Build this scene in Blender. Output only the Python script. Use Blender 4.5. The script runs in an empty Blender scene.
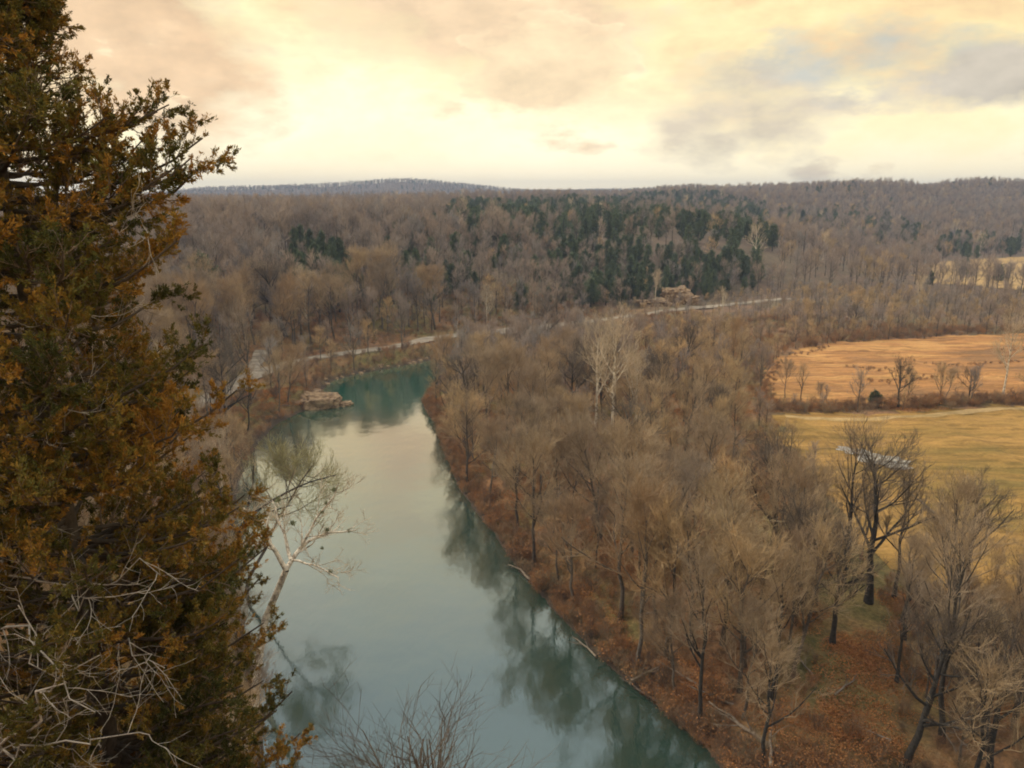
import bpy, math, random
import numpy as np
from mathutils import Vector
from mathutils.bvhtree import BVHTree

S = bpy.context.scene
COL = S.collection
R = math.radians
CAMZ = 50.0
PITCH = R(13.37)
F = 774.0

# ------------------------------------------------------------------ helpers
def ray(px, py):
    f = np.array([0, math.cos(PITCH), -math.sin(PITCH)])
    u = np.array([0, math.sin(PITCH), math.cos(PITCH)])
    return f + (px-512)/F*np.array([1., 0, 0]) + (384-py)/F*u

def g(px, py, z=0.0):
    """where the sight line of a point of the photograph meets the level z (used to survey the place)"""
    d = ray(px, py)
    t = (z-CAMZ)/d[2]
    return (d[0]*t, d[1]*t)

def project(x, y, z):
    X = x; zz = z-CAMZ
    dep = y*math.cos(PITCH) - zz*math.sin(PITCH)
    up = y*math.sin(PITCH) + zz*math.cos(PITCH)
    return 512+F*X/dep, 384-F*up/dep, dep

def sstep(a, b, x):
    t = np.clip((x-a)/(b-a), 0, 1)
    return t*t*(3-2*t)

def tag(o, label=None, cat=None, group=None, kind=None):
    if label: o['label'] = label
    if cat: o['category'] = cat
    if group: o['group'] = group
    if kind: o['kind'] = kind
    return o

def np_mesh(name, V, Q, mats, midx=None, smooth=False, attr=None):
    """V (n,3) verts, Q (m,k) faces all of one size k"""
    me = bpy.data.meshes.new(name)
    V = np.asarray(V, dtype=np.float32); Q = np.asarray(Q, dtype=np.int32)
    k = Q.shape[1]
    me.vertices.add(len(V)); me.vertices.foreach_set('co', V.ravel())
    me.loops.add(Q.size); me.loops.foreach_set('vertex_index', Q.ravel())
    me.polygons.add(len(Q)); me.polygons.foreach_set('loop_start', np.arange(0, Q.size, k, dtype=np.int32))
    for m in mats: me.materials.append(m)
    if midx is not None: me.polygons.foreach_set('material_index', np.asarray(midx, dtype=np.int32))
    if smooth: me.polygons.foreach_set('use_smooth', np.ones(len(Q), dtype=bool))
    if attr:
        for an, av in attr.items():
            a = me.attributes.new(an, 'FLOAT', 'POINT'); a.data.foreach_set('value', np.asarray(av, dtype=np.float32))
    me.update(calc_edges=True)
    return me

def link(name, me, parent=None, loc=None):
    o = bpy.data.objects.new(name, me); COL.objects.link(o)
    if parent: o.parent = parent
    if loc is not None: o.location = loc
    return o

def empty(name, loc, rz=0.0, sc=1.0, tilt=(0, 0)):
    o = bpy.data.objects.new(name, None); COL.objects.link(o)
    o.empty_display_size = 0.5
    o.location = loc; o.rotation_euler = (tilt[0], tilt[1], rz); o.scale = (sc, sc, sc)
    return o

def nrm(a):
    return a/np.maximum(np.linalg.norm(a, axis=-1, keepdims=True), 1e-9)

# ------------------------------------------------------------------ materials
class NT:
    def __init__(s, tree): s.t = tree
    def n(s, typ, **kw):
        nd = s.t.nodes.new(typ)
        for k, v in kw.items():
            if k.startswith('i_'):
                nm = k[2:]
                nd.inputs[int(nm) if nm.isdigit() else nm].default_value = v
            else: setattr(nd, k, v)
        return nd
    def l(s, a, b): s.t.links.new(a, b)
    def math(s, op, a, b=None, clamp=False):
        m = s.n('ShaderNodeMath', operation=op, use_clamp=clamp)
        for i, v in enumerate((a, b)):
            if v is None: continue
            if isinstance(v, (int, float)): m.inputs[i].default_value = v
            else: s.l(v, m.inputs[i])
        return m.outputs[0]
    def mix(s, fac, a, b, blend='MIX'):
        m = s.n('ShaderNodeMix', data_type='RGBA', blend_type=blend)
        for idx, v in ((0, fac), (6, a), (7, b)):
            if isinstance(v, (int, float)): m.inputs[idx].default_value = v
            elif isinstance(v, tuple): m.inputs[idx].default_value = (*v, 1)
            else: s.l(v, m.inputs[idx])
        return m.outputs[2]
    def ramp(s, fac, stops, interp='LINEAR'):
        r = s.n('ShaderNodeValToRGB'); r.color_ramp.interpolation = interp
        el = r.color_ramp.elements
        while len(el) < len(stops): el.new(0.5)
        for e, (p, c) in zip(el, stops):
            e.position = p; e.color = (*c, 1) if isinstance(c, tuple) else (c, c, c, 1)
        s.l(fac, r.inputs[0]); return r.outputs[0]
    def noise(s, vec, scale, detail=4, rough=0.55, out=0):
        n = s.n('ShaderNodeTexNoise'); n.inputs['Scale'].default_value = scale
        n.inputs['Detail'].default_value = detail; n.inputs['Roughness'].default_value = rough
        if vec is not None: s.l(vec, n.inputs['Vector'])
        return n.outputs[out]

def new_mat(name):
    m = bpy.data.materials.new(name); m.use_nodes = True
    t = NT(m.node_tree); b = m.node_tree.nodes['Principled BSDF']
    b.inputs['Roughness'].default_value = 0.9
    b.inputs['Specular IOR Level'].default_value = 0.15
    return m, t, b

def bark_mat(name, cols, scale=3.0, bump=0.02, mottled=None):
    """cols: colour ramp over the random value of each tree; fine noise on top"""
    m, t, b = new_mat(name)
    oi = t.n('ShaderNodeObjectInfo'); tc = t.n('ShaderNodeTexCoord')
    base = t.ramp(oi.outputs['Random'], [(i/(max(len(cols)-1, 1)), c) for i, c in enumerate(cols)])
    nz = t.noise(tc.outputs['Object'], scale, 5, 0.65)
    f = t.ramp(nz, [(0.3, 0.55), (0.7, 1.35)])
    c = t.mix(1.0, base, f, 'MULTIPLY')
    if mottled:
        n2 = t.noise(tc.outputs['Object'], mottled[1], 3, 0.6)
        c = t.mix(t.ramp(n2, [(0.52, 0.0), (0.6, 1.0)]), c, mottled[0])
    t.l(c, b.inputs['Base Color'])
    bp = t.n('ShaderNodeBump', i_Strength=0.5, i_Distance=bump); t.l(nz, bp.inputs['Height']); t.l(bp.outputs[0], b.inputs['Normal'])
    return m

def leaf_mat(name, c_stops, scale=1.0, attr=None, obj_var=0.25):
    m, t, b = new_mat(name)
    oi = t.n('ShaderNodeObjectInfo'); tc = t.n('ShaderNodeTexCoord')
    nz = t.noise(tc.outputs['Object'], scale, 4, 0.6)
    fac = nz
    if attr:
        at = t.n('ShaderNodeAttribute', attribute_name=attr)
        fac = t.math('ADD', t.math('MULTIPLY', nz, 0.45), t.math('MULTIPLY', at.outputs['Fac'], 0.55))
    c = t.ramp(fac, c_stops)
    v = t.math('ADD', t.math('MULTIPLY', oi.outputs['Random'], obj_var*2), 1-obj_var)
    vv = t.n('ShaderNodeHueSaturation'); t.l(c, vv.inputs['Color']); t.l(v, vv.inputs['Value'])
    t.l(vv.outputs[0], b.inputs['Base Color'])
    b.inputs['Roughness'].default_value = 0.8
    return m

M = {}
M['bark_grey'] = bark_mat('bark_grey', [(0.16, 0.135, 0.11), (0.10, 0.082, 0.068), (0.20, 0.165, 0.13), (0.125, 0.10, 0.08)])
M['bark_dark'] = bark_mat('bark_dark', [(0.055, 0.05, 0.045), (0.085, 0.075, 0.062)])
M['bark_white'] = bark_mat('bark_sycamore', [(0.70, 0.60, 0.47), (0.80, 0.70, 0.56)], 2.0, 0.01, ((0.28, 0.22, 0.16), 1.6))
M['twig_grey'] = bark_mat('twig_grey', [(0.42, 0.30, 0.19), (0.54, 0.39, 0.23), (0.36, 0.275, 0.20), (0.48, 0.32, 0.18)], 0.4)
M['twig_tan'] = bark_mat('twig_tan', [(0.58, 0.41, 0.22), (0.46, 0.34, 0.20), (0.62, 0.42, 0.22), (0.50, 0.38, 0.25)], 0.4)
M['twig_hazed'] = bark_mat('twig_hazed', [(0.38, 0.30, 0.26), (0.50, 0.38, 0.29), (0.33, 0.29, 0.275), (0.44, 0.32, 0.24), (0.38, 0.34, 0.31)], 0.15)  # purple-grey twigs: some of the distance haze is put into their colour
M['twig_dark'] = bark_mat('twig_dark', [(0.15, 0.12, 0.095), (0.19, 0.15, 0.115)], 0.4)
M['twig_pale'] = bark_mat('twig_pale', [(0.58, 0.46, 0.32), (0.66, 0.52, 0.36)], 0.4)
M['twig_lichen'] = bark_mat('twig_lichen', [(0.38, 0.34, 0.18), (0.44, 0.38, 0.20)], 0.6)
M['brush'] = bark_mat('brush_twig', [(0.36, 0.25, 0.16), (0.50, 0.29, 0.15), (0.22, 0.155, 0.11), (0.44, 0.34, 0.21), (0.28, 0.19, 0.13), (0.40, 0.24, 0.13)], 0.5)
M['dead_leaf'] = bark_mat('dead_leaf', [(0.48, 0.20, 0.07), (0.54, 0.26, 0.10), (0.36, 0.165, 0.07)], 1.0)
M['conifer'] = leaf_mat('conifer_foliage', [(0.3, (0.075, 0.105, 0.068)), (0.5, (0.13, 0.165, 0.092)), (0.7, (0.19, 0.20, 0.10))], 0.6)
M['cedar'] = leaf_mat('cedar_foliage', [(0.30, (0.055, 0.060, 0.018)), (0.46, (0.125, 0.112, 0.026)), (0.58, (0.235, 0.155, 0.030)), (0.72, (0.44, 0.215, 0.040))], 1.1, 'tone', 0.0)
M['cedar_bark'] = bark_mat('cedar_bark', [(0.11, 0.085, 0.065), (0.12, 0.09, 0.07)], 6.0)
M['dead_wood'] = bark_mat('dead_wood', [(0.50, 0.44, 0.37), (0.54, 0.47, 0.39)], 8.0, 0.004)
M['cedar_twig'] = bark_mat('cedar_twig', [(0.24, 0.17, 0.12), (0.26, 0.19, 0.13)], 8.0, 0.004)
M['log'] = bark_mat('log_wood', [(0.24, 0.19, 0.145), (0.34, 0.27, 0.20), (0.14, 0.11, 0.09)], 2.0)
M['mistle'] = leaf_mat('mistletoe', [(0.3, (0.11, 0.12, 0.05)), (0.7, (0.20, 0.20, 0.09))], 3.0)

def rock_mat():
    m, t, b = new_mat('sandstone')
    tc = t.n('ShaderNodeTexCoord'); oi = t.n('ShaderNodeObjectInfo')
    nz = t.noise(tc.outputs['Object'], 0.9, 7, 0.65)
    c = t.ramp(nz, [(0.30, (0.09, 0.065, 0.045)), (0.45, (0.27, 0.18, 0.11)), (0.6, (0.42, 0.29, 0.175)), (0.75, (0.50, 0.38, 0.25))])
    t.l(c, b.inputs['Base Color'])
    bp = t.n('ShaderNodeBump', i_Strength=0.9, i_Distance=0.25); t.l(nz, bp.inputs['Height']); t.l(bp.outputs[0], b.inputs['Normal'])
    return m
M['rock'] = rock_mat()

def ground_mat():
    m, t, b = new_mat('leaf_litter_ground')
    tc = t.n('ShaderNodeTexCoord'); v = tc.outputs['Object']
    big = t.noise(v, 0.035, 5, 0.6); mid = t.noise(v, 0.25, 5, 0.65); fine = t.noise(v, 2.2, 6, 0.7)
    litter = t.ramp(mid, [(0.30, (0.14, 0.09, 0.055)), (0.44, (0.24, 0.14, 0.075)), (0.58, (0.36, 0.19, 0.09)), (0.70, (0.33, 0.225, 0.12))])
    grass = t.ramp(mid, [(0.35, (0.12, 0.12, 0.04)), (0.65, (0.26, 0.20, 0.075))])
    c = t.mix(t.ramp(big, [(0.46, 0.0), (0.58, 0.8)]), litter, grass)
    c = t.mix(1.0, c, t.ramp(fine, [(0.25, 0.45), (0.75, 1.5)]), 'MULTIPLY')
    at = t.n('ShaderNodeAttribute', attribute_name='mud')       # bare wet earth close to the water line
    c = t.mix(at.outputs['Fac'], c, t.mix(fine, (0.045, 0.035, 0.026), (0.13, 0.095, 0.07)))
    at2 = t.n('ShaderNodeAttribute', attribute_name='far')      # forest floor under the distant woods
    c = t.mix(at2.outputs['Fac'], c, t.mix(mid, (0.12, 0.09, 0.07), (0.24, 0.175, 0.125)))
    t.l(c, b.inputs['Base Color'])
    bp = t.n('ShaderNodeBump', i_Strength=0.8, i_Distance=0.3); t.l(fine, bp.inputs['Height']); t.l(bp.outputs[0], b.inputs['Normal'])
    return m
M['ground'] = ground_mat()

def field_mat(name, a, b_, c_, stripe=None, big=0.03):
    m, t, b = new_mat(name)
    tc = t.n('ShaderNodeTexCoord'); v = tc.outputs['Object']
    n1 = t.noise(v, big, 5, 0.6); fine = t.noise(v, 1.6, 6, 0.7)
    mp = t.n('ShaderNodeMapping'); mp.inputs['Scale'].default_value = (0.012, 0.16, 1); mp.inputs['Rotation'].default_value = (0, 0, R(stripe or 0))
    t.l(v, mp.inputs['Vector'])
    st = t.noise(mp.outputs[0], 1.0, 5, 0.65)
    f = t.math('ADD', t.math('MULTIPLY', n1, 0.45), t.math('MULTIPLY', st, 0.55))
    c = t.ramp(f, [(0.40, a), (0.5, b_), (0.58, c_)])
    sp_ = t.noise(mp.outputs[0], 3.0, 6, 0.7); c = t.mix(1.0, c, t.ramp(sp_, [(0.35, 0.6), (0.55, 1.1)]), 'MULTIPLY')
    c = t.mix(1.0, c, t.ramp(fine, [(0.25, 0.75), (0.75, 1.2)]), 'MULTIPLY')
    t.l(c, b.inputs['Base Color'])
    return m
M['field_near'] = field_mat('pasture', (0.23, 0.155, 0.045), (0.33, 0.195, 0.055), (0.44, 0.25, 0.075), 6)
M['field_mid'] = field_mat('broomsedge', (0.27, 0.145, 0.065), (0.46, 0.22, 0.078), (0.58, 0.31, 0.11), 8)
M['field_far'] = field_mat('far_pasture', (0.40, 0.26, 0.11), (0.50, 0.32, 0.13), (0.56, 0.36, 0.16), 4)
M['road'] = field_mat('gravel_road', (0.28, 0.23, 0.175), (0.38, 0.31, 0.235), (0.44, 0.37, 0.28), 0, 0.3)
M['track'] = field_mat('dirt_track', (0.40, 0.27, 0.11), (0.48, 0.32, 0.14), (0.52, 0.35, 0.16), 0, 0.3)
M['bar'] = field_mat('gravel_bar', (0.36, 0.25, 0.16), (0.50, 0.36, 0.23), (0.58, 0.43, 0.28), 0, 0.3)

def water_mat():
    m = bpy.data.materials.new('river_water'); m.use_nodes = True
    t = NT(m.node_tree); m.node_tree.nodes.remove(m.node_tree.nodes['Principled BSDF'])
    out = m.node_tree.nodes['Material Output']
    tc = t.n('ShaderNodeTexCoord')
    nb = t.noise(tc.outputs['Object'], 0.02, 3, 0.5)
    body = t.mix(nb, (0.020, 0.050, 0.038), (0.028, 0.066, 0.048))
    sx_ = t.n('ShaderNodeSeparateXYZ'); t.l(tc.outputs['Object'], sx_.inputs[0])     # greener depth in the bend, plus the hillside's dark reflection put into the colour
    deep_refl = t.ramp(t.math('ADD', t.math('MULTIPLY', sx_.outputs[1], 1/400), t.math('MULTIPLY', nb, 0.10)), [(0.44, 0.0), (0.53, 1.0)])
    body = t.mix(deep_refl, body, (0.006, 0.115, 0.075))
    d = t.n('ShaderNodeBsdfDiffuse'); t.l(body, d.inputs['Color'])
    gl = t.n('ShaderNodeBsdfGlossy', i_Roughness=0.075); gl.inputs['Color'].default_value = (0.97, 0.98, 1.0, 1)
    mp = t.n('ShaderNodeMapping'); mp.inputs['Scale'].default_value = (1.0, 0.35, 1); t.l(tc.outputs['Object'], mp.inputs['Vector'])
    w = t.noise(mp.outputs[0], 1.1, 3, 0.6)
    w2 = t.noise(tc.outputs['Object'], 0.12, 2, 0.5)
    hsum = t.math('ADD', t.math('MULTIPLY', w, 0.018), t.math('MULTIPLY', w2, 0.06))
    bp = t.n('ShaderNodeBump', i_Strength=1.0, i_Distance=1.0); t.l(hsum, bp.inputs['Height'])
    t.l(bp.outputs[0], gl.inputs['Normal'])
    fr = t.n('ShaderNodeFresnel', i_IOR=1.55); t.l(bp.outputs[0], fr.inputs['Normal'])
    f = t.math('MULTIPLY', fr.outputs[0], 1.8, True)
    f = t.math('ADD', f, 0.15, True)
    mx = t.n('ShaderNodeMixShader'); t.l(f, mx.inputs[0]); t.l(d.outputs[0], mx.inputs[1]); t.l(gl.outputs[0], mx.inputs[2])
    t.l(mx.outputs[0], out.inputs['Surface'])
    return m
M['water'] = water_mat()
def puddle_mat():
    m, t, b = new_mat('puddle_water')
    b.inputs['Base Color'].default_value = (0.32, 0.34, 0.36, 1); b.inputs['Roughness'].default_value = 0.05
    b.inputs['Specular IOR Level'].default_value = 1.0; b.inputs['IOR'].default_value = 2.2
    return m
M['puddle'] = puddle_mat()

# ------------------------------------------------------------------ survey of the place
def W(pts, z=0.0): return [g(a, b, z) for a, b in pts]
# river outline: right bank upwards, then the far bank back, then the left bank down to the foot of the bluff
right_bank = [(300, 30), (120, 34), (62, 44)] + W([(745, 792), (702, 748), (655, 706), (604, 660), (556, 612), (522, 574), (494, 534), (462, 492), (444, 452), (434, 422), (422, 404), (438, 384), (468, 362), (500, 354), (560, 345), (640, 336), (760, 326)])
far_bank = W([(760, 322), (640, 331), (560, 338), (500, 343.5), (440, 358), (400, 366), (360, 373), (330, 381), (320, 392), (330, 402), (300, 412), (275, 424), (258, 442)])
left_bank = W([(238, 480), (228, 540), (238, 600), (252, 660), (262, 720), (262, 790), (255, 900)]) + [(-4, 33), (20, 24), (60, 16), (120, 8), (300, 4)]
river = np.array(right_bank + far_bank + left_bank)

def poly_dist(X, Y, P, closed=True):
    P = np.asarray(P); n = len(P); D = np.full(X.shape, 1e9)
    for i in range(n if closed else n-1):
        a = P[i]; b = P[(i+1) % n]; ab = b-a; L = max(ab@ab, 1e-9)
        t = np.clip(((X-a[0])*ab[0]+(Y-a[1])*ab[1])/L, 0, 1)
        D = np.minimum(D, np.hypot(X-a[0]-t*ab[0], Y-a[1]-t*ab[1]))
    return D
def inside(X, Y, P):
    P = np.asarray(P); n = len(P); c = np.zeros(X.shape, bool)
    for i in range(n):
        x1, y1 = P[i]; x2, y2 = P[(i+1) % n]
        if y1 == y2: continue
        k = ((y1 > Y) != (y2 > Y)) & (X < (x2-x1)*(Y-y1)/(y2-y1)+x1)
        c ^= k
    return c

hill_base = W([(150, 420), (205, 372), (262, 352), (330, 341), (440, 326), (560, 317), (650, 302), (760, 293), (860, 287), (905, 280), (915, 262), (1024, 253), (1200, 250)], 5)
hill_poly = np.array([(-7000, -200), (-320, -60), (-190, 40)] + hill_base + [(3000, 700), (9000, 900), (9000, 9000), (-9000, 9000), (-9000, -200)])
bluff_poly = np.array(left_bank[::-1][0:0] + [(-70, 168), (-62, 150)] + [tuple(p) for p in left_bank] + [(300, -400), (-800, -400), (-800, -50), (-260, 20), (-140, 110)])

rs = np.random.RandomState(5)
waves = [(rs.uniform(0, 2*math.pi), rs.uniform(0, 2*math.pi), 2*math.pi/l, a) for l, a in
         [(900, 9), (650, 8), (430, 6), (300, 4.5), (190, 3), (120, 1.8), (80, 1.1)]]
small = [(rs.uniform(0, 2*math.pi), rs.uniform(0, 2*math.pi), 2*math.pi/l, a) for l, a in [(60, .35), (33, .25), (17, .18), (9, .12), (5, .08)]]
def wsum(X, Y, ws):
    r = np.zeros(X.shape)
    for th, ph, k, a in ws:
        r += a*np.sin((X*math.cos(th)+Y*math.sin(th))*k+ph)*np.cos((Y*math.cos(th)-X*math.sin(th))*k*0.7+ph*1.7)
    return r
def gauss(X, Y, cx, cy, sx, sy, rot=0.0):
    c, s = math.cos(rot), math.sin(rot); dx, dy = X-cx, Y-cy
    return np.exp(-(((dx*c+dy*s)/sx)**2+((-dx*s+dy*c)/sy)**2))

def height(X, Y):
    X = np.asarray(X, float); Y = np.asarray(Y, float)
    near = (np.hypot(X, Y) < 900)
    d = np.full(X.shape, 500.0)
    if near.any():
        dn = poly_dist(X[near], Y[near], river); ins = inside(X[near], Y[near], river)
        d[near] = np.where(ins, -dn, dn)
    h = np.where(d > 0, 0.15*np.minimum(d, 1)+3.4*sstep(0.3, 7, d), -2.5*sstep(0, 8, -d))
    amp = sstep(3, 14, d)
    h = h + wsum(X, Y, small)*(0.15+0.85*amp)*np.where(d > 0, 1, 0)
    # far hills
    hd = poly_dist(X, Y, hill_poly); hi = inside(X, Y, hill_poly)
    s = np.where(hi, hd, 0)
    L = 230 - 150*gauss(X, Y, 110, 430, 150, 170) + 60*sstep(250, 500, X)
    top = 34 + 7*sstep(-200, 120, X)
    rise = top*(1-np.exp(-(s/L)**1.25))
    wl = 1-sstep(-20, 60, X)
    rise = rise*(1-wl)+wl*(27*(1-np.exp(-(s/46)**1.35))+8*(1-np.exp(-(s/420)**1.5)))
    und = wsum(X, Y, waves)*sstep(60, 500, s)*0.55
    far = 50*gauss(X, Y, -850, 3100, 620, 500) + 42*gauss(X, Y, -330, 3100, 320, 450)
    far += 15*gauss(X, Y, 600, 1500, 200, 380) + 24*gauss(X, Y, 1150, 1950, 260, 480) + 10*gauss(X, Y, 350, 1700, 160, 400)
    far += 60*gauss(X, Y, 1900, 3600, 800, 700) + 36*gauss(X, Y, 300, 3700, 900, 500)
    far += 16*gauss(X, Y, 520, 1250, 110, 200) + 20*gauss(X, Y, 830, 1400, 120, 200) + 9*gauss(X, Y, 260, 1250, 90, 200) - 8*gauss(X, Y, 670, 1300, 60, 300)
    far += -6*gauss(X, Y, -400, 1300, 500, 500)
    h = h + rise + und + far*sstep(0, 500, s)
    # near bluff that the camera stands on, continuing along the left bank
    bd = poly_dist(X, Y, bluff_poly); bi = inside(X, Y, bluff_poly)
    b = np.where(bi, bd, 0)
    Hb = 46.0*(1-sstep(25, 150, Y)*0.82)
    prof = 0.16*sstep(0, 10, b)+0.84*sstep(6, 31, b)
    h = h + Hb*prof
    # dip of the bluff edge around the foreground cedar
    h = h - 4.5*gauss(X, Y, -6, 11, 6, 6)*sstep(10, 25, b)
    return h, d

# ------------------------------------------------------------------ ground sheet
def build_ground():
    rad = np.concatenate([[0.3, 1, 2, 3, 4.5], np.geomspace(6, 5000, 640)])
    a_f = np.radians(np.linspace(-52, 52, 560)); a_b = np.radians(np.linspace(52, 308, 90))[1:-1]
    ang = np.concatenate([a_f, a_b]); na = len(ang); nr = len(rad)
    A, Rr = np.meshgrid(ang, rad)
    X = Rr*np.sin(A); Y = Rr*np.cos(A)
    H, d = height(X, Y)
    V = np.stack([X, Y, H], -1).reshape(-1, 3)
    i = np.arange(nr-1)[:, None]*na; j = np.arange(na)[None, :]; j2 = (j+1) % na
    Q = np.stack([i+j, i+j2, i+na+j2, i+na+j], -1).reshape(-1, 4)[:, ::-1]
    mud = (1-sstep(0.5, 2.6, d+wsum(X*3, Y*3, small)*2))*(Y < 900)
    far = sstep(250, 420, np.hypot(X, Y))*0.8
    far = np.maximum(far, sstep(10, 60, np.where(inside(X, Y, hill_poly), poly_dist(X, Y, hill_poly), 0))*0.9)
    me = np_mesh('ground', V, Q, [M['ground']], smooth=True, attr={'mud': mud.ravel(), 'far': far.ravel()})
    o = link('ground', me); tag(o, kind='structure')
    return V, Q, H, A, Rr, rad, ang
GV, GQ, GH, GA, GR, RAD, ANG = build_ground()
BVH = BVHTree.FromPolygons([tuple(v) for v in GV.tolist()], GQ.tolist())
def gz(x, y):
    hit = BVH.ray_cast(Vector((x, y, 600)), Vector((0, 0, -1)))
    return hit[0].z if hit[0] else 0.0

# height lookup on the ground sheet for thousands of points (front sector)
NF = 560
def hq(x, y):
    r = np.hypot(x, y); a = np.arctan2(x, y)
    ri = np.interp(r, RAD, np.arange(len(RAD))); ai = np.clip((a-ANG[0])/(ANG[NF-1]-ANG[0])*(NF-1), 0, NF-1.001)
    i0 = np.clip(ri.astype(int), 0, len(RAD)-2); j0 = ai.astype(int); fr = ri-i0; fa = ai-j0
    return (GH[i0, j0]*(1-fr)*(1-fa)+GH[i0+1, j0]*fr*(1-fa)+GH[i0, j0+1]*(1-fr)*fa+GH[i0+1, j0+1]*fr*fa)
# horizon profile so that woods hidden behind ridges are left out
ELV = (GH[:, :NF]+8-CAMZ)/RAD[:, None]; ELV[RAD < 180] = -1.0
RUN = np.maximum.accumulate(ELV, axis=0)
def visible(x, y, extra=22, tol=0.012):
    r = np.hypot(x, y); a = np.arctan2(x, y)
    ri = np.clip(np.interp(r*0.94, RAD, np.arange(len(RAD))).astype(int), 0, len(RAD)-1)
    ai = np.clip(((a-ANG[0])/(ANG[NF-1]-ANG[0])*(NF-1)).astype(int), 0, NF-1)
    return (hq(x, y)+extra-CAMZ)/r > RUN[ri, ai]-tol

# water
def build_water():
    xs = np.linspace(-140, 420, 113); ys = np.linspace(-20, 480, 101)
    X, Y = np.meshgrid(xs, ys); n = len(xs)
    V = np.stack([X, Y, np.zeros(X.shape)], -1).reshape(-1, 3)
    i = np.arange(len(ys)-1)[:, None]*n; j = np.arange(n-1)[None, :]
    Q = np.stack([i+j, i+j+1, i+n+j+1, i+n+j], -1).reshape(-1, 4)
    # only the cells the river covers
    cx = V[Q].mean(1); k = inside(cx[:, 0], cx[:, 1], river) | (poly_dist(cx[:, 0], cx[:, 1], river) < 8)
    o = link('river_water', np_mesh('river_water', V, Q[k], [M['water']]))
    tag(o, kind='structure')
build_water()

# draped sheets: fields, road, tracks
def drape_poly(name, poly, mat, step, lift):
    P = np.array(poly); x0, y0 = P.min(0)-step; x1, y1 = P.max(0)+step
    xs = np.arange(x0, x1, step); ys = np.arange(y0, y1, step); X, Y = np.meshgrid(xs, ys); n = len(xs)
    i = np.arange(len(ys)-1)[:, None]*n; j = np.arange(n-1)[None, :]
    Q = np.stack([i+j, i+j+1, i+n+j+1, i+n+j], -1).reshape(-1, 4)
    Xf, Yf = X.ravel(), Y.ravel(); c = np.stack([Xf, Yf], -1)[Q].mean(1)
    jit = wsum(c[:, 0]*2.2, c[:, 1]*2.2, small)*5
    dd = poly_dist(c[:, 0], c[:, 1], P); ii = inside(c[:, 0], c[:, 1], P)
    k = np.where(ii, dd, -dd) > jit
    Q = Q[k]; used = np.unique(Q); re = -np.ones(len(Xf), int); re[used] = np.arange(len(used))
    V = np.stack([Xf[used], Yf[used], hq(Xf[used], Yf[used])+lift], -1)
    o = link(name, np_mesh(name, V, re[Q], [mat], smooth=True)); tag(o, kind='structure')
    return o

def smooth_line(pts, step=3.0):
    P = np.array(pts, float); d = np.concatenate([[0], np.cumsum(np.hypot(*np.diff(P, axis=0).T))])
    n = max(int(d[-1]/step), 4); t = np.linspace(0, d[-1], n)
    x = np.interp(t, d, P[:, 0]); y = np.interp(t, d, P[:, 1])
    for _ in range(6):
        x[1:-1] = (x[:-2]+2*x[1:-1]+x[2:])/4; y[1:-1] = (y[:-2]+2*y[1:-1]+y[2:])/4
    return np.stack([x, y], -1)
def ribbon(name, pts, width, mat, lift, step=2.0, nacross=4):
    P = smooth_line(pts, step); T = nrm(np.gradient(P, axis=0)); N = np.stack([T[:, 1], -T[:, 0]], -1)
    w = width*(1+0.12*np.sin(np.arange(len(P))*0.37)+0.08*np.sin(np.arange(len(P))*1.3))
    u = np.linspace(-0.5, 0.5, nacross+1)
    G = P[:, None, :]+N[:, None, :]*(u[None, :, None]*w[:, None, None])
    crown = lift-0.1*(np.abs(u)*2)**3
    Z = hq(G[..., 0].ravel(), G[..., 1].ravel()).reshape(G.shape[:2])
    Z = Z*0.3+Z.max(1, keepdims=True)*0.7+crown
    V = np.concatenate([G, Z[..., None]], -1).reshape(-1, 3); m = nacross+1
    i = np.arange(len(P)-1)[:, None]*m; j = np.arange(nacross)[None, :]
    Q = np.stack([i+j, i+j+1, i+m+j+1, i+m+j], -1).reshape(-1, 4)
    o = link(name, np_mesh(name, V, Q, [mat], smooth=True)); tag(o, kind='structure')
    return P

FZ = 3.6
field1 = W([(762, 413), (900, 411), (1024, 404), (1260, 392), (1260, 610), (1010, 596), (905, 585), (858, 560), (832, 520), (800, 465)], FZ)
field2 = W([(768, 402), (762, 372), (790, 350), (850, 343), (940, 337), (1024, 334), (1260, 330), (1260, 388), (1024, 398), (880, 406)], FZ)
field3 = W([(916, 281), (922, 264), (960, 259), (1024, 256), (1250, 252), (1250, 276), (1024, 288)], FZ+1)
field4 = W([(1000, 322), (1024, 312), (1200, 305), (1200, 318)], FZ)
drape_poly('near_field', field1, M['field_near'], 1.0, 0.10)
drape_poly('middle_field', field2, M['field_mid'], 1.5, 0.10)
drape_poly('far_field', field3, M['field_far'], 4.0, 0.4)
road_pts = W([(60, 455), (150, 422), (212, 394), (245, 374), (300, 358), (350, 350), (400, 343), (443, 335), (480, 330), (530, 326), (590, 319), (640, 312), (700, 306), (750, 301), (800, 297)], 4.5)
ROAD = ribbon('gravel_road', road_pts, 6.0, M['road'], 0.3)
SPUR = ribbon('gravel_road', W([(243, 376), (249, 363), (256, 350), (262, 343)], 7), 4.0, M['road'], 0.35)
TRACK = ribbon('dirt_track', W([(785, 417), (850, 419), (900, 418), (960, 412), (1024, 407), (1200, 397)], FZ), 2.6, M['track'], 0.16)
# trampled clearing between the wood and the near trees
print('terrain ok')

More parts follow.
